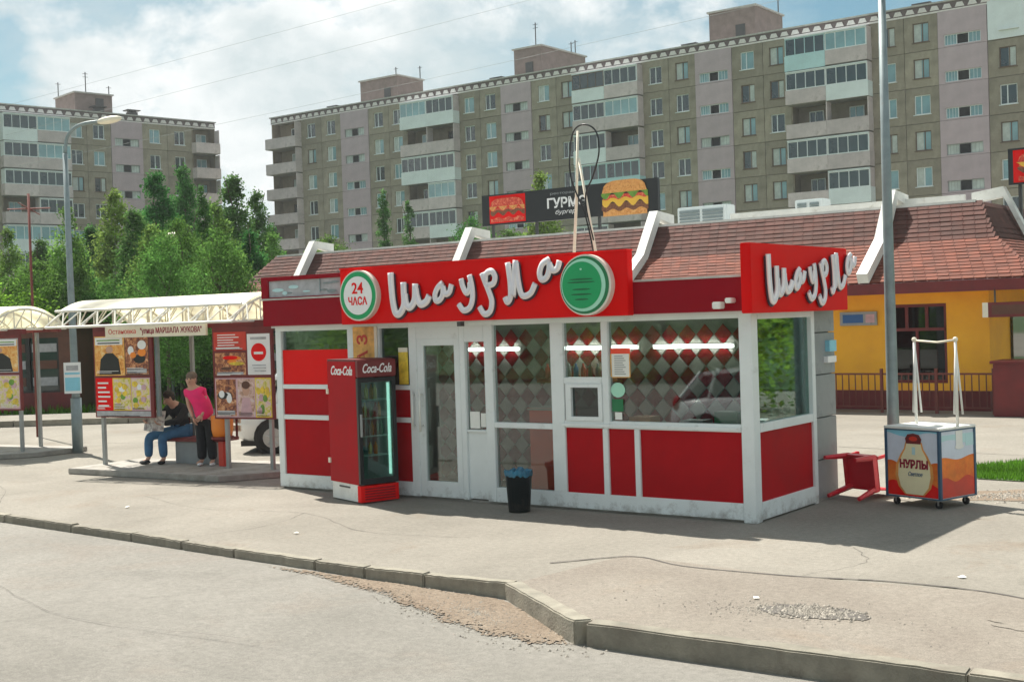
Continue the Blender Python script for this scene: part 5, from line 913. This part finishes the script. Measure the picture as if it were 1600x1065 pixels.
# ------------------------------------------------------------------ bus shelters
def shelter(A,label,cat='bus shelter',first=True):
    sh=thing('bus_shelter',label,cat,(A[0],A[1],0),R(9.33)); W0=WM[sh.name]
    def SB(name,m,*bs,parent=sh,bevel=0,label=None,smooth=False):
        mb=MB(); mb.T=W0
        for b in bs: mb.box(*b)
        return mb.build(name,m,parent,bevel=bevel,label=label)
    m=MB(); m.T=W0; m.prism([(-.22,-.62),(3.35,-.95),(4.15,.0),(4.3,1.1),(-.05,1.0)],0.002,.10); m.build('platform','concrete',sh,bevel=.012)
    for s,t in ((0.03,0),(2.77,0),(3.68,0),(1.28,.9),(3.2,.9)):
        SB('post','grey_metal',(s-.03,s+.03,t-.03,t+.03,.10,2.44 if t>0 else 2.42))
    SB('beam','maroon',(-.1,3.85,-.05,.05,2.42,2.52)); SB('beam','maroon',(-.1,3.85,.85,.95,2.44,2.52))
    x0,x1,ta,tb,z0,z1=-.65,3.45,-.6,1.45,2.53,2.95
    def arc(t0,rise,n=14): return [(ta+(tb-ta)*k/n,z0+rise*math.sin(PI*k/n)**.8) for k in range(n+1)]
    a0=arc(0,z1-z0); m=MB(); m.T=W0; aS=[(t,z+.02) for t,z in a0 if t>-.36]; n=len(aS)
    vs=[(x,t,z+dz) for dz in (.0,.012) for x in (x0,x1) for t,z in aS]
    fs=[]
    for k in range(n-1): fs+=[(k,k+1,n+k+1,n+k),(2*n+k,3*n+k,3*n+k+1,2*n+k+1),(k,2*n+k,2*n+k+1,k+1),(n+k,n+k+1,3*n+k+1,3*n+k)]
    fs+=[(0,n,3*n,2*n),(n-1,3*n-1,4*n-1,2*n-1)]
    m.add(vs,fs); m.build('canopy','canopy',sh,smooth=False); n=len(a0)
    for x in (x0+.02,.2,1.0,1.85,2.65,x1-.02):
        m=MB(); m.T=W0; m.tube([(x,t,z-.03) for t,z in a0],.022,6); m.tube([(x,ta,z0-.02),(x,tb,z0-.02)],.02,6)
        for k in range(2,n-2,3):
            t,z=a0[k]; t2,z2=a0[min(n-1,k+2)]; m.tube([(x,t,z-.03),(x,t,z0-.02)],.013,5); m.tube([(x,t,z0-.02),(x,t2,z2-.03)],.013,5)
        m.build('roof_truss','truss_cream',sh)
    for t,zz in ((ta,z0-.02),(tb,z0-.02),(-.36,z1-.16)):
        m=MB(); m.T=W0; m.tube([(x0,t,zz),(x1,t,zz)],.022,6); m.build('edge_bar','truss_cream',sh)
    m=MB(); m.T=W0; x=x0
    while x<x1-.1: m.tube([(x,ta+.01,z0),(x+.2,-.36,z1-.17)],.013,5); m.tube([(x+.2,-.36,z1-.17),(x+.4,ta+.01,z0)],.013,5); x+=.4
    m.build('lattice','truss_cream',sh)
    def wallp(s0,s1,z0_,z1_,posters,seed):
        w_=SB('poster_wall','maroon',(s0,s1,-.10,-.05,z0_,z1_)); F=W0@frameM((s0,-.101,z0_),(1,0,0),(0,-1,0)); rg=random.Random(seed)
        for (a,b,c,d_,col,kind) in posters:
            m=flat(F); mats=[col,'black','white','yellow','bright_red','lettuce','pinkish','skin_tone','orange_plastic','grey_poster','brown','photo_orange','photo_dark','photo_flower','photo_face']; W_,H_=b-a,d_-c
            rect(m,a,b,c,d_,.002,0); pk={'man':11,'food':12,'flower':13,'portrait':14}.get(kind)
            if pk: rect(m,a+.02,b-.02,c+.02,d_-.02,.0035,pk)
            for k in range(rg.randrange(3,6)): yy=c+H_*(.04+.035*k); rect(m,a+W_*.08,a+W_*rg.uniform(.45,.9),yy,yy+.008,.0125,rg.choice([1,2]))
            if kind=='man':
                ell(m,a+W_*.5,c+H_*.66,W_*.12,H_*.09,.002,.005,7,16); m.prism([(a+W_*.14,c+H_*.03),(a+W_*.86,c+H_*.03),(a+W_*.8,c+H_*.42),(a+W_*.62,c+H_*.57),(a+W_*.38,c+H_*.57),(a+W_*.2,c+H_*.42)],.002,.006,1)
                rect(m,a+.02,b-.04,c+H_*.78,d_-.02,.006,2); 
                for k in range(2): rect(m,a+.06+.02*k,b-.1,c+H_*(.88-.07*k),c+H_*(.91-.07*k),.008,(5,1)[k])
            elif kind=='food':
                for k in range(5): ell(m,a+W_*rg.uniform(.25,.75),c+H_*rg.uniform(.3,.8),W_*rg.uniform(.12,.25),H_*rg.uniform(.06,.12),.002,.005+.001*k,rg.choice([1,3,4,8,10,2]),18)
                rect(m,a+W_*.1,b-W_*.1,c+H_*.06,c+H_*.17,.011,9)
            elif kind=='dot':
                ell(m,a+W_*.5,c+H_*.55,W_*.33,H_*.22,.002,.006,4,26); rect(m,a+W_*.3,b-W_*.3,c+H_*.5,c+H_*.56,.008,2)
                for k in range(3): rect(m,a+W_*(.2+.05*k),b-W_*.2,c+H_*(.22-.07*k),c+H_*(.245-.07*k),.005,9)
                rect(m,a+W_*.15,b-W_*.15,c+H_*.86,c+H_*.92,.005,9)
            elif kind=='text':
                for k in range(6): rect(m,a+W_*.12,b-W_*rg.uniform(.1,.4),c+H_*(.12+.14*k),c+H_*(.17+.14*k),.005,2)
            elif kind=='flower':
                for k in range(10):
                    cx_,cy_=a+W_*rg.uniform(.2,.8),c+H_*rg.uniform(.15,.85); ell(m,cx_,cy_,W_*.13,H_*.09,.002,.005+.001*k,rg.choice([3,5,6,2,3]),12)
            elif kind=='portrait':
                ell(m,a+W_*.5,c+H_*.7,W_*.2,H_*.16,.002,.006,7,18); ell(m,a+W_*.5,c+H_*.82,W_*.22,H_*.1,.002,.009,10,18); m.prism([(a+W_*.15,c),(a+W_*.85,c),(a+W_*.7,c+H_*.5),(a+W_*.3,c+H_*.5)],.002,.006,6)
            m.build('poster',mats,w_)
    if first:
        wallp(-.05,1.29,.93,2.42,[(.03,.72,.72,1.40,'orange_sign','man'),(.72,1.27,.72,1.40,'brown','food'),(.03,.42,.12,.68,'bright_red','text'),(.42,.84,.12,.68,'yellow','flower'),(.84,1.27,.12,.68,'pinkish','flower'),(.03,1.27,.02,.11,'grey_poster','')],1)
        SB('post','galv',(1.30,1.36,-.05,.01,.95,2.42))
        w2=SB('name_board','cream',(.3,2.52,-.16,-.11,2.30,2.50)); F=W0@frameM((.3,-.161,2.30),(1,0,0),(0,-1,0)); text('lettering','Остановка',F,.08,.065,.115,'tomato',w2,width=.62,align='LEFT'); text('lettering','"улица МАРШАЛА ЖУКОВА"',F,.80,.06,.13,'text_maroon',w2,width=1.34,align='LEFT',bold=.002)
    wallp(2.6,3.82,.92,2.42,[(.03,.70,.70,1.1,'maroon','food'),(.03,.70,1.12,1.42,'tomato','text'),(.72,1.18,.72,1.38,'white','dot'),(.03,.48,.03,.67,'pinkish','food'),(.48,.85,.03,.67,'pinkish','portrait'),(.85,1.18,.03,.67,'yellow','flower')] if first else
      [(.03,1.18,.75,1.42,'grey_poster','man'),(.03,.6,.03,.7,'teal_clad','flower'),(.6,1.18,.03,.7,'pinkish','flower')],2)
    return sh
M['canopy']=leafm('canopy',(.86,.84,.74),.03)
mm('truss_cream',(.74,.72,.64),.5,.1)
shelter((-12.62,.41),'bus shelter with a cream arched canopy, two poster walls and a seated man inside')
shelter((-20.06,.66),'second bus shelter, cut by the left edge of the picture, cream arched canopy',first=False)
SHM=Matrix.Translation((-12.62,.41,0))@Matrix.Rotation(R(9.33),4,'Z')
be=thing('bench','concrete bench with a red edged seat in the bus shelter under the seated man','bench',tuple((SHM@Vector((1.8,.55,.1)))),R(9.33))
def BB(name,m,*bs,parent=be,bevel=.008):
    mb=MB(); mb.T=SHM
    for b in bs: mb.box(*b)
    return mb.build(name,m,parent,bevel=bevel)
BB('base','grey_clad',(1.25,2.15,.42,.78,.10,.48)); BB('seat','maroon',(1.1,2.3,.36,.86,.48,.54)); BB('backrest','cream',(1.1,2.3,.90,.93,.62,.72),(1.1,2.3,.90,.93,.76,.84)); BB('backrest_post','maroon',(1.15,1.19,.87,.90,.48,.86),(2.21,2.25,.87,.90,.48,.86))
lb=thing('litter_bin','orange litter bin on a red post in the bus shelter behind the woman in pink','litter bin',tuple(SHM@Vector((2.46,.24,.1))),0)
c=SHM@Vector((2.46,.24,0)); m=MB(); m.lathe([(0,.56),(.15,.56),(.185,.72),(.185,.93),(.17,.95),(.15,.95),(.14,.6),(0,.6)],(c.x,c.y,0),18); m.build('bucket','orange_plastic',lb,smooth=True); m=MB(); m.box(c.x-.07,c.x+.07,c.y-.05,c.y+.05,.10,.56); m.build('post','tomato',lb,bevel=.01); m=MB(); m.lathe([(.13,.52),(.19,.56),(.19,.6),(.13,.6)],(c.x,c.y,0),18); m.build('band','maroon',lb)
# ------------------------------------------------------------------ people
def skinmesh(name,V,E,rad,m,parent,root=0,sub=2,extra=None):
    me=bpy.data.meshes.new(name); me.from_pydata([tuple(v) for v in V],E,[]); o=bpy.data.objects.new(name,me); COL.objects.link(o)
    md=o.modifiers.new('s','SKIN'); md.use_smooth_shade=True
    for i,r in enumerate(rad):
        sv=me.skin_vertices[0].data[i]; sv.radius=r if isinstance(r,tuple) else (r,r); sv.use_root=(i==root)
    s=o.modifiers.new('u','SUBSURF'); s.levels=sub; s.render_levels=sub
    dg=bpy.context.evaluated_depsgraph_get(); dg.update(); ev=o.evaluated_get(dg); nm=bpy.data.meshes.new_from_object(ev)
    bpy.data.objects.remove(o)
    mb=MB(); mb.v=[tuple(v.co) for v in nm.vertices]; mb.f=[tuple(p.vertices) for p in nm.polygons]; mb.m=[0]*len(mb.f)
    if extra: extra(mb)
    mb.v=[tuple(WM[parent.name]@Vector(v)) for v in mb.v]
    return mb.build(name,m,parent,smooth=True)
def hand(mb,wrist,dirv,palmn,s=1.0,curl=.5):
    d=Vector(dirv).normalized(); n=Vector(palmn).normalized(); sd=d.cross(n).normalized(); n=sd.cross(d); W=Vector(wrist)
    mb.tube([W,W+d*.04*s,W+d*.085*s],[.026*s,.038*s,.036*s],8,sq=(n,.5))
    for i,(o,l) in enumerate(((-.03,.062),(-.01,.072),(.01,.068),(.03,.052))):
        a=W+d*.08*s+sd*o*s; b=a+(d*.9+n*curl*.5).normalized()*l*.5*s; c=b+(d*.6+n*curl).normalized()*l*.5*s
        mb.tube([a,b,c],[.0095*s,.009*s,.007*s],6)
    a=W+d*.03*s+sd*-.032*s; b=a+(d*.6-sd*.7).normalized()*.035*s; mb.tube([a,b,b+(d*.9+n*.3).normalized()*.03*s],[.012*s,.01*s,.008*s],6)
def face(mb,c,f,u,r=.095):
    f=Vector(f).normalized(); u=Vector(u).normalized(); s=f.cross(u); c=Vector(c)
    mb.tube([c+f*r*.9+u*.01,c+f*r*1.18-u*.02,c+f*r*1.0-u*.03],[.008,.014,.008],6)
    for k in (-1,1): q=c+s*r*.80*k-f*.005; mb.sph(q,(.018,.018,.028),8)
    mb.tube([c+f*r*.86-u*.055-s*.022,c+f*r*.93-u*.057,c+f*r*.86-u*.055+s*.022],[.004,.008,.004],6)
# local person frame: x = right as seen from the camera, y = away from it
PR=math.atan2(.6,.8)
wo=thing('person','woman in a bright pink shirt and black trousers leaning forward beside the orange bin, standing','person',tuple(SHM@Vector((2.08,.22,.1))),PR)
WP=Vector
V=[(.03,0,.84),(.0,0,1.0),(-.07,-.02,1.16),(-.13,-.04,1.29),(-.165,-.07,1.36),(-.17,-.09,1.43),(-.165,-.10,1.51),  #0-6 pelvis..head
   (-.27,.03,1.27),(-.245,.02,1.02),(-.16,-.07,.82),   # left arm 7-9 (screen left)
   (.02,-.06,1.27),(.07,-.10,1.02),(.02,-.2,.86),       # right arm 10-12
   (-.045,.03,.80),(-.055,.03,.46),(-.06,.05,.08),(-.12,-.08,.04),  # leg 13-16
   (.11,-.02,.80),(.12,-.03,.46),(.13,.02,.08),(.12,-.13,.04)]
E_=[(0,1),(1,2),(2,3),(3,4),(4,5),(5,6),(3,7),(7,8),(8,9),(3,10),(10,11),(11,12),(0,13),(13,14),(14,15),(15,16),(0,17),(17,18),(18,19),(19,20)]
rd=[(.13,.11),(.125,.1),(.135,.1),(.12,.09),.05,(.085,.095),(.075,.085),.052,.038,.026,.052,.038,.026,.09,.058,.036,.032,.09,.058,.036,.032]
def ex1(mb): hand(mb,(-.16,-.07,.82),(.35,-.15,-1),(.7,.3,0)); hand(mb,(.02,-.2,.86),(-.6,-.3,-.6),(0,-1,0)); face(mb,(-.17,-.10,1.46),(-.15,-1,-.25),(-.1,-.2,1))
skinmesh('body',V,E_,rd,'skin_tone',wo,extra=ex1)
Vs=[(.035,0,.74),(.0,0,1.0),(-.07,-.02,1.16),(-.125,-.04,1.28),(-.15,-.055,1.325),(-.27,.03,1.26),(-.262,.02,1.14),(.02,-.06,1.26),(.055,-.08,1.14)]
skinmesh('shirt',Vs,[(0,1),(1,2),(2,3),(3,4),(3,5),(5,6),(3,7),(7,8)],[(.225,.18),(.215,.165),(.215,.155),(.19,.135),.07,.072,.062,.072,.062],'pink_shirt',wo)
Vt=[(.03,0,.88),(.03,0,.80),(-.045,.03,.74),(-.055,.03,.46),(-.06,.05,.09),(.11,-.02,.74),(.12,-.03,.46),(.13,.02,.09)]
skinmesh('trousers',Vt,[(0,1),(1,2),(2,3),(3,4),(1,5),(5,6),(6,7)],[(.175,.14),(.165,.13),.115,.094,.08,.115,.094,.08],'black_cloth',wo)
def part_sph(name,m,parent,items,n=14):
    mb=MB()
    for c,r in items: mb.sph(c,r,n)
    mb.v=[tuple(WM[parent.name]@Vector(v)) for v in mb.v]; return mb.build(name,m,parent,smooth=True)
part_sph('hair','hair_grey',wo,[((-.160,-.062,1.515),(.098,.096,.085)),((-.16,-.03,1.45),(.085,.075,.09))])
part_sph('eyes','black',wo,[((-.205,-.178,1.475),(.013,.01,.009)),((-.150,-.187,1.475),(.013,.01,.009)),((-.182,-.18,1.425),(.022,.01,.005))],8)
part_sph('shoe','white',wo,[((-.08,-.02,.03),(.045,.11,.03))]); part_sph('shoe','white',wo,[((.13,-.05,.03),(.045,.11,.03))])
ma=thing('person','seated man in a dark jacket and blue jeans reading a newspaper on the shelter bench','person',tuple(SHM@Vector((.96,.28,.1))),PR)
V=[(.35,.28,.50),(.36,.28,.68),(.35,.25,.84),(.32,.2,.97),(.27,.13,1.03),(.22,.06,1.08),(.20,.03,1.17),
   (.14,.26,.92),(.04,.1,.74),(-.06,-.12,.72),
   (.50,.1,.92),(.42,-.12,.74),(.16,-.20,.70),
   (.24,.26,.50),(-.17,.10,.47),(-.16,.06,.08),(-.24,-.04,.04),
   (.44,.16,.50),(.12,-.10,.47),(.14,-.08,.08),(.10,-.19,.04)]
rd=[(.15,.13),(.15,.12),(.16,.12),(.14,.10),.06,(.085,.1),(.08,.09),.06,.045,.03,.06,.045,.03,.1,.068,.04,.035,.1,.068,.04,.035]
def ex2(mb): hand(mb,(-.06,-.12,.72),(-.5,-.5,.1),(0,-.3,1),1.1,.9); hand(mb,(.16,-.20,.70),(-.6,-.5,.1),(0,-.3,1),1.1,.9); face(mb,(.205,.02,1.12),(-.5,-.8,-.65),(-.3,-.3,.9))
skinmesh('body',V,E_,rd,'skin_tone',ma,extra=ex2)
skinmesh('jacket',[(.35,.28,.52),(.36,.28,.68),(.35,.25,.84),(.32,.2,.96),(.29,.16,1.01),(.14,.26,.91),(.04,.1,.74),(-.05,-.1,.72),(.50,.1,.91),(.42,-.12,.74),(.18,-.19,.70)],[(0,1),(1,2),(2,3),(3,4),(3,5),(5,6),(6,7),(3,8),(8,9),(9,10)],[(.19,.17),(.185,.155),(.185,.145),(.16,.12),.08,.085,.068,.05,.085,.068,.05],'black_cloth',ma)
skinmesh('jeans',[(.35,.27,.52),(.24,.25,.52),(-.16,.10,.48),(-.16,.06,.1),(.44,.16,.52),(.12,-.09,.48),(.14,-.08,.1)],[(0,1),(1,2),(2,3),(0,4),(4,5),(5,6)],[(.16,.14),.12,.095,.072,.12,.095,.072],'jeans',ma)
part_sph('eyes','hair_dark',ma,[((.135,-.055,1.115),(.013,.012,.008)),((.19,-.075,1.115),(.013,.012,.008))],8)
part_sph('hair','hair_dark',ma,[((.225,.05,1.185),(.10,.10,.08)),((.25,.09,1.13),(.08,.075,.08))]); part_sph('shoe','black_cloth',ma,[((-.21,-.01,.035),(.10,.085,.035))]); part_sph('shoe','black_cloth',ma,[((.11,-.14,.035),(.06,.12,.035))])
nw=MB(); 
for (a,b,dz) in (((-.16,-.20),(.02,-.33),0),((.02,-.33),(.20,-.29),.0)):
    q=[(a[0],a[1],.60),(b[0],b[1],.58),(b[0]+.03,b[1]+.1,.92),(a[0]+.03,a[1]+.1,.93)]
    nw.add(q+[(x+.002,y+.006,z) for x,y,z in q],[(0,1,2,3),(7,6,5,4),(0,4,5,1),(1,5,6,2),(2,6,7,3),(3,7,4,0)])
nw.v=[tuple(WM[ma.name]@Vector(v)) for v in nw.v]; nw.build('newspaper','newsprint',label='open grey newspaper held by the seated man',cat='newspaper')
# ------------------------------------------------------------------ cars
def car(label,loc,rz,name='parked_car'):
    t=thing(name,label,'car',loc,rz); W0=WM[t.name]
    # stations along x: z bottom, hood/belt height, half width
    S=[(-2.0,.38,.66,.62),(-1.95,.28,.80,.74),(-1.75,.22,.92,.82),(-1.2,.18,.96,.86),(-.4,.18,.97,.87),(.5,.18,.95,.87),(1.1,.2,.92,.86),(1.55,.22,.82,.82),(1.9,.28,.68,.74),(2.02,.36,.56,.60)]
    ring=lambda x,zl,zb,w:[(x,-w*.8,zl),(x,-w*.98,zl+.1),(x,-w,(zl+zb)/2),(x,-w*.96,zb-.06),(x,-w*.84,zb),(x,0,zb+.03),(x,w*.84,zb),(x,w*.96,zb-.06),(x,w,(zl+zb)/2),(x,w*.98,zl+.1),(x,w*.8,zl),(x,0,zl)]
    m=MB(); m.T=W0; n=12; vs=[p for s in S for p in ring(*s)]; fs=[(i*n+k,i*n+(k+1)%n,(i+1)*n+(k+1)%n,(i+1)*n+k) for i in range(len(S)-1) for k in range(n)]+[tuple(range(n))[::-1],tuple(range((len(S)-1)*n,len(S)*n))]
    m.add(vs,fs); m.build('body','car_white',t,smooth=True)
    G=[(-1.78,.93,.93,.70,.70),(-1.35,.95,1.42,.72,.58),(-.6,.96,1.49,.74,.60),(.3,.95,1.45,.74,.58),(1.15,.92,.93,.70,.68)]
    m=MB(); m.T=W0; vs=[]; 
    for x,zb,zt,wb,wt in G: vs+=[(x,-wb,zb),(x,-wt,zt),(x,wt,zt),(x,wb,zb)]
    m.add(vs,[(i*4+k,i*4+k+1,(i+1)*4+k+1,(i+1)*4+k) for i in range(4) for k in range(3)]+[(0,3,2,1)]); m.build('glasshouse','car_glass',t)
    m=MB(); m.T=W0; m.add([(x,s*wt*1.0,zt+.012) for x,_,zt,_,wt in G[1:4] for s in (-1,1)]+[(x,s*wt*1.03,zt-.05) for x,_,zt,_,wt in G[1:4] for s in (-1,1)],[(0,1,3,2),(2,3,5,4),(0,2,8,6),(2,4,10,8),(1,7,9,3),(3,9,11,5),(0,6,7,1),(4,5,11,10)]); m.build('roof','car_white',t,bevel=.01)
    for s in (-1,1):
        m=MB(); m.T=W0
        for a,b in (((-1.75,.71,.94),(-1.36,.585,1.42)),((-1.2,.735,.95),(-1.1,.60,1.44)),((-.15,.745,.95),(-.2,.60,1.46)),((1.12,.70,.93),(.32,.59,1.45))): m.tube([(a[0],s*a[1],a[2]),(b[0],s*b[1],b[2])],.035 if a[0]!=-1.75 else .07,6)
        m.build('pillar','car_white',t)
        m=MB(); m.T=W0; m.sph((1.80,s*.60,.62),(.16,.13,.09),10); m.build('headlight','lamp_clear',t,smooth=True); m=MB(); m.T=W0; m.sph((-1.83,s*.70,.84),(.1,.1,.16),10); m.build('tail_light','tail_red',t,smooth=True)
        m=MB(); m.T=W0; m.sph((.75,s*.95,.98),(.07,.09,.06),8); m.build('mirror','car_white',t,smooth=True)
        for k in (-.25,.7): m=MB(); m.T=W0; m.box(k,k+.14,s*.875,s*.885,.82,.84); m.build('handle','steel',t)
        for x in (-1.25,1.28):
            m=MB(); m.T=W0; m.tube([(x,s*.60,.30),(x,s*.87,.30)],.37,20); m.build('wheel_arch','black',t)
            m=MB(); m.T=W0; m.tube([(x,s*.68,.30),(x,s*.70,.30),(x,s*.875,.30),(x,s*.895,.30)],[.28,.30,.30,.28],24); ty=m.build('tyre','rubber',t,smooth=False)
            m=MB(); m.T=W0; m.tube([(x,s*.89,.30),(x,s*.905,.30)],.19,20); 
            for q in range(5): an=q*1.2566; m.box(x-.02,x+.02,s*.90,s*.912,.30,.46) if q==0 else m.tube([(x,s*.905,.3),(x+.16*math.sin(an),s*.905,.3+.16*math.cos(an))],.018,5)
            m.build('rim','steel',ty)
    m=MB(); m.T=W0; m.box(2.0,2.045,-.45,.45,.30,.44); m.build('grille','black',t); m=MB(); m.T=W0; m.box(-1.99,-2.035,-.26,.26,.5,.61); m.build('number_plate','paper',t); m=MB(); m.T=W0; m.box(-1.9,1.9,-.7,.7,.14,.24); m.build('underbody','black',t)
    return t
c1=car('white hatchback parked behind the bus shelter, half hidden by the kiosk',(-11.2,4.95,0),R(36.9))
c2=copy_tree(c1,Matrix.Translation((-4.0,-9.35,-.165))@Matrix.Rotation(R(-12),4,'Z'),'white hatchback on the road, seen only as a reflection in the kiosk window')
# overhead wires
for i,(a,b) in enumerate((((-80,40,19.0),(60,62,34)),((-80,41,17.2),(60,62,32)),((-80,42,15.0),(60,62,27)))):
    A=Vector(a); Bv=Vector(b); m=MB(); m.tube([A.lerp(Bv,k/10)+Vector((0,0,-1.2*math.sin(PI*k/10))) for k in range(11)],.009,4); m.build('overhead_wire','wire_grey',label=['topmost','middle','lowest'][i]+' of three thin wires crossing the sky above the roofs',cat='wire',group='overhead wires')

# air: faint summer haze over the far blocks
MB().box(-330,60,-60,330,-1.4,34).build('haze',M.setdefault('haze',bpy.data.materials.new('haze')),kind='stuff',label='faint summer haze lying over the far apartment blocks',cat='haze')
hm=M['haze']; hm.use_nodes=True; hn=hm.node_tree; hn.nodes.clear(); ho=hn.nodes.new('ShaderNodeOutputMaterial'); pv=hn.nodes.new('ShaderNodeVolumePrincipled'); pv.inputs['Color'].default_value=(.93,.97,1,1); pv.inputs['Density'].default_value=.00045; hn.links.new(pv.outputs[0],ho.inputs['Volume'])

# small litter and leaves on the pavement
random.seed(21)
for i,(x,y,lab) in enumerate(((-4.4,-2.9,'small crumpled paper scrap on the pavement left of the kerb bend'),(2.9,-1.9,'white paper scrap on the pavement near the tip of the kiosk shadow'),(1.7,-3.5,'pale paper scrap left of the gravel pothole'),(-8.2,-2.4,'flattened paper scrap on the pavement in front of the shelter'))):
    m=MB(); a=random.random()*3; P_=[(x+.035*math.cos(a+k*1.57)*random.uniform(.6,1.3),y+.03*math.sin(a+k*1.57)*random.uniform(.6,1.3),.008+random.uniform(.0,.018)) for k in range(4)]; m.add(P_+[(p[0],p[1],p[2]+.003) for p in P_],[(3,2,1,0),(4,5,6,7),(0,1,5,4),(1,2,6,5),(2,3,7,6),(3,0,4,7)]); m.build('paper_scrap','paper',label=lab,cat='litter')
